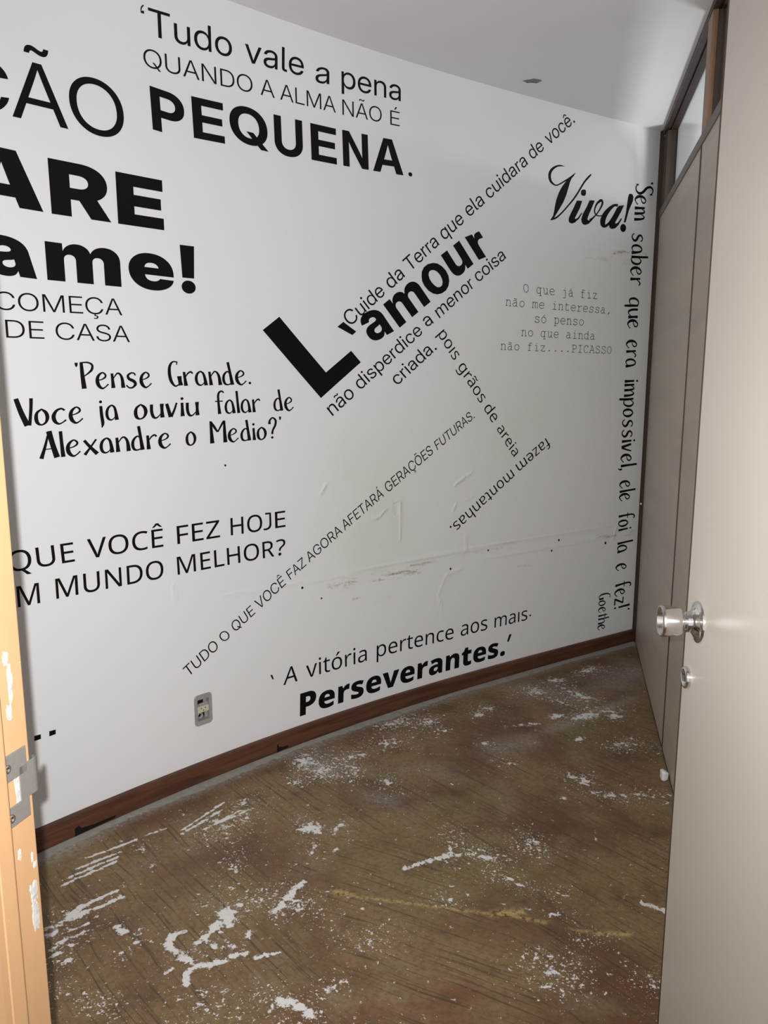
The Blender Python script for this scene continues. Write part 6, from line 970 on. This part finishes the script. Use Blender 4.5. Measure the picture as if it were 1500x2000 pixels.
# ------------------------------------------------------------------ open socket box in the wall
x, y, tg, nn = wplan(OUT_S)
Mo = frame(W(OUT_S, OUT_Z), (*tg, 0), (*nn, 0))              # local x right, z into the room
YU = 1.0 if (Mo.to_3x3() @ Vector((0, 1, 0))).z > 0 else -1.0
ou = tag(empty('wall_socket', W(OUT_S, OUT_Z)), 'open wall socket without cover plate, grey metal frame above the baseboard', 'wall socket')
io = Matrix.Translation(-W(OUT_S, OUT_Z))
def opart(name, bm, mat, parent=None, smooth=False):
    bm.transform(io); return obj(name, bm, mat, parent or ou, smooth)
def rrect(w, h, r, n=6):
    pts = []
    for cx, cy, a in ((w - r, h - r, 0), (-w + r, h - r, 90), (-w + r, -h + r, 180), (w - r, -h + r, 270)):
        for i in range(n + 1): pts.append((cx + r * math.cos(R(a + 90 * i / n)), cy + r * math.sin(R(a + 90 * i / n))))
    return pts
bm = bmesh.new()
o_ = rrect(0.0345, 0.056, 0.013); i_ = rrect(0.0225, 0.0385, 0.003)
def ringm(z): return [bm.verts.new(Mo @ Vector((a, b * YU, z))) for a, b in o_], [bm.verts.new(Mo @ Vector((a, b * YU, z))) for a, b in i_]
O0, I0 = ringm(0.0002); O1, I1 = ringm(0.0030)
O2 = [bm.verts.new(Mo @ Vector((a * 0.965, b * YU * 0.978, 0.0042))) for a, b in o_]
I2 = [bm.verts.new(Mo @ Vector((a, b * YU, -0.030))) for a, b in i_]
m_ = len(o_)
for k in range(m_):
    j = (k + 1) % m_
    bm.faces.new((O0[k], O0[j], O1[j], O1[k])); bm.faces.new((O1[k], O1[j], O2[j], O2[k]))
    bm.faces.new((O2[k], O2[j], I1[j], I1[k])); bm.faces.new((I1[k], I1[j], I2[j], I2[k]))
bm.faces.new(I2)
opart('metal_frame', bm, M_GALV)
bm = bmesh.new(); box_frame(bm, Mo, -0.0222, 0.0222, -0.0382, 0.0382, -0.0295, -0.0285); opart('box_back', bm, M_DARK)
def obox(name, x0, x1, y0, y1, z0, z1, mat, parent=None, bev=0.0):
    bm = bmesh.new(); a, b = sorted((y0 * YU, y1 * YU)); box_frame(bm, Mo, x0, x1, a, b, z0, z1, bev); return opart(name, bm, mat, parent)
mod = obox('socket_insert', -0.0218, 0.0222, -0.0105, 0.0120, -0.024, 0.0015, M_CREAM, None, 0.0012)
for px_, py_ in ((-0.0075, 0.0045), (0.0085, 0.0045), (0.0008, -0.0040)):
    bm = bmesh.new(); c = Mo @ Vector((px_, py_ * YU, 0.0015))
    lathe(bm, [(0, 0.0003), (0.0019, 0.0003), (0.0021, 0.0)], frame(c, (*tg, 0), (*nn, 0)), 14)
    bm.transform(io); obj('pin_hole', bm, M_DARK, mod)
obox('support_strap', 0.0095, 0.0218, 0.0125, 0.038, -0.016, -0.014, M_GALV)
obox('support_strap', -0.010, 0.0225, 0.0125, 0.020, -0.010, -0.008, M_GALV)
obox('support_strap', 0.0120, 0.0222, -0.038, -0.011, -0.014, -0.012, M_GALV)
bm = bmesh.new()
lathe(bm, [(0.0105, -0.022), (0.0125, -0.016), (0.0110, -0.010), (0.0085, -0.009), (0.0080, -0.020)], Mo @ Matrix.Translation((-0.006, -0.026 * YU, 0)), 24)
opart('wire_loop', bm, M_GALV, None, True)
for dy in (0.0465, -0.0470):
    bm = bmesh.new(); c = Mo @ Vector((0.0005, dy * YU, 0.0036))
    lathe(bm, [(0, 0.0004), (0.0011, 0.0004), (0.0013, 0.0012), (0.0030, 0.0014), (0.0036, 0.0)], frame(c, (*tg, 0), (*nn, 0)), 20)
    bm.transform(io); obj('screw', bm, M_GALV, ou, True)

# ------------------------------------------------------------------ loose bits on the floor
def chunk(xy, r, seed, label):
    rr = random.Random(seed); bm = bmesh.new(); bmesh.ops.create_icosphere(bm, subdivisions=3, radius=1.0)
    ph = [rr.uniform(0, 6) for _ in range(6)]
    for v in bm.verts:
        d = 1 + 0.16 * math.sin(3 * v.co.x + ph[0]) + 0.14 * math.sin(4 * v.co.y + ph[1]) + 0.12 * math.sin(5 * v.co.z + ph[2]) + rr.uniform(-0.05, 0.05)
        v.co = Vector((v.co.x * r[0] * d, v.co.y * r[1] * d, max(-0.8 * r[2], v.co.z * r[2] * d)))
    zmin = min(v.co.z for v in bm.verts)
    for v in bm.verts: v.co.z -= zmin
    o = obj('plaster_lump', bm, M_PLASTER, None, True); o.location = (xy[0], xy[1], 0.0)
    return tag(o, label, 'plaster lump')
for xy, r, sd, lab in CHUNKS: chunk(xy, r, sd, lab)
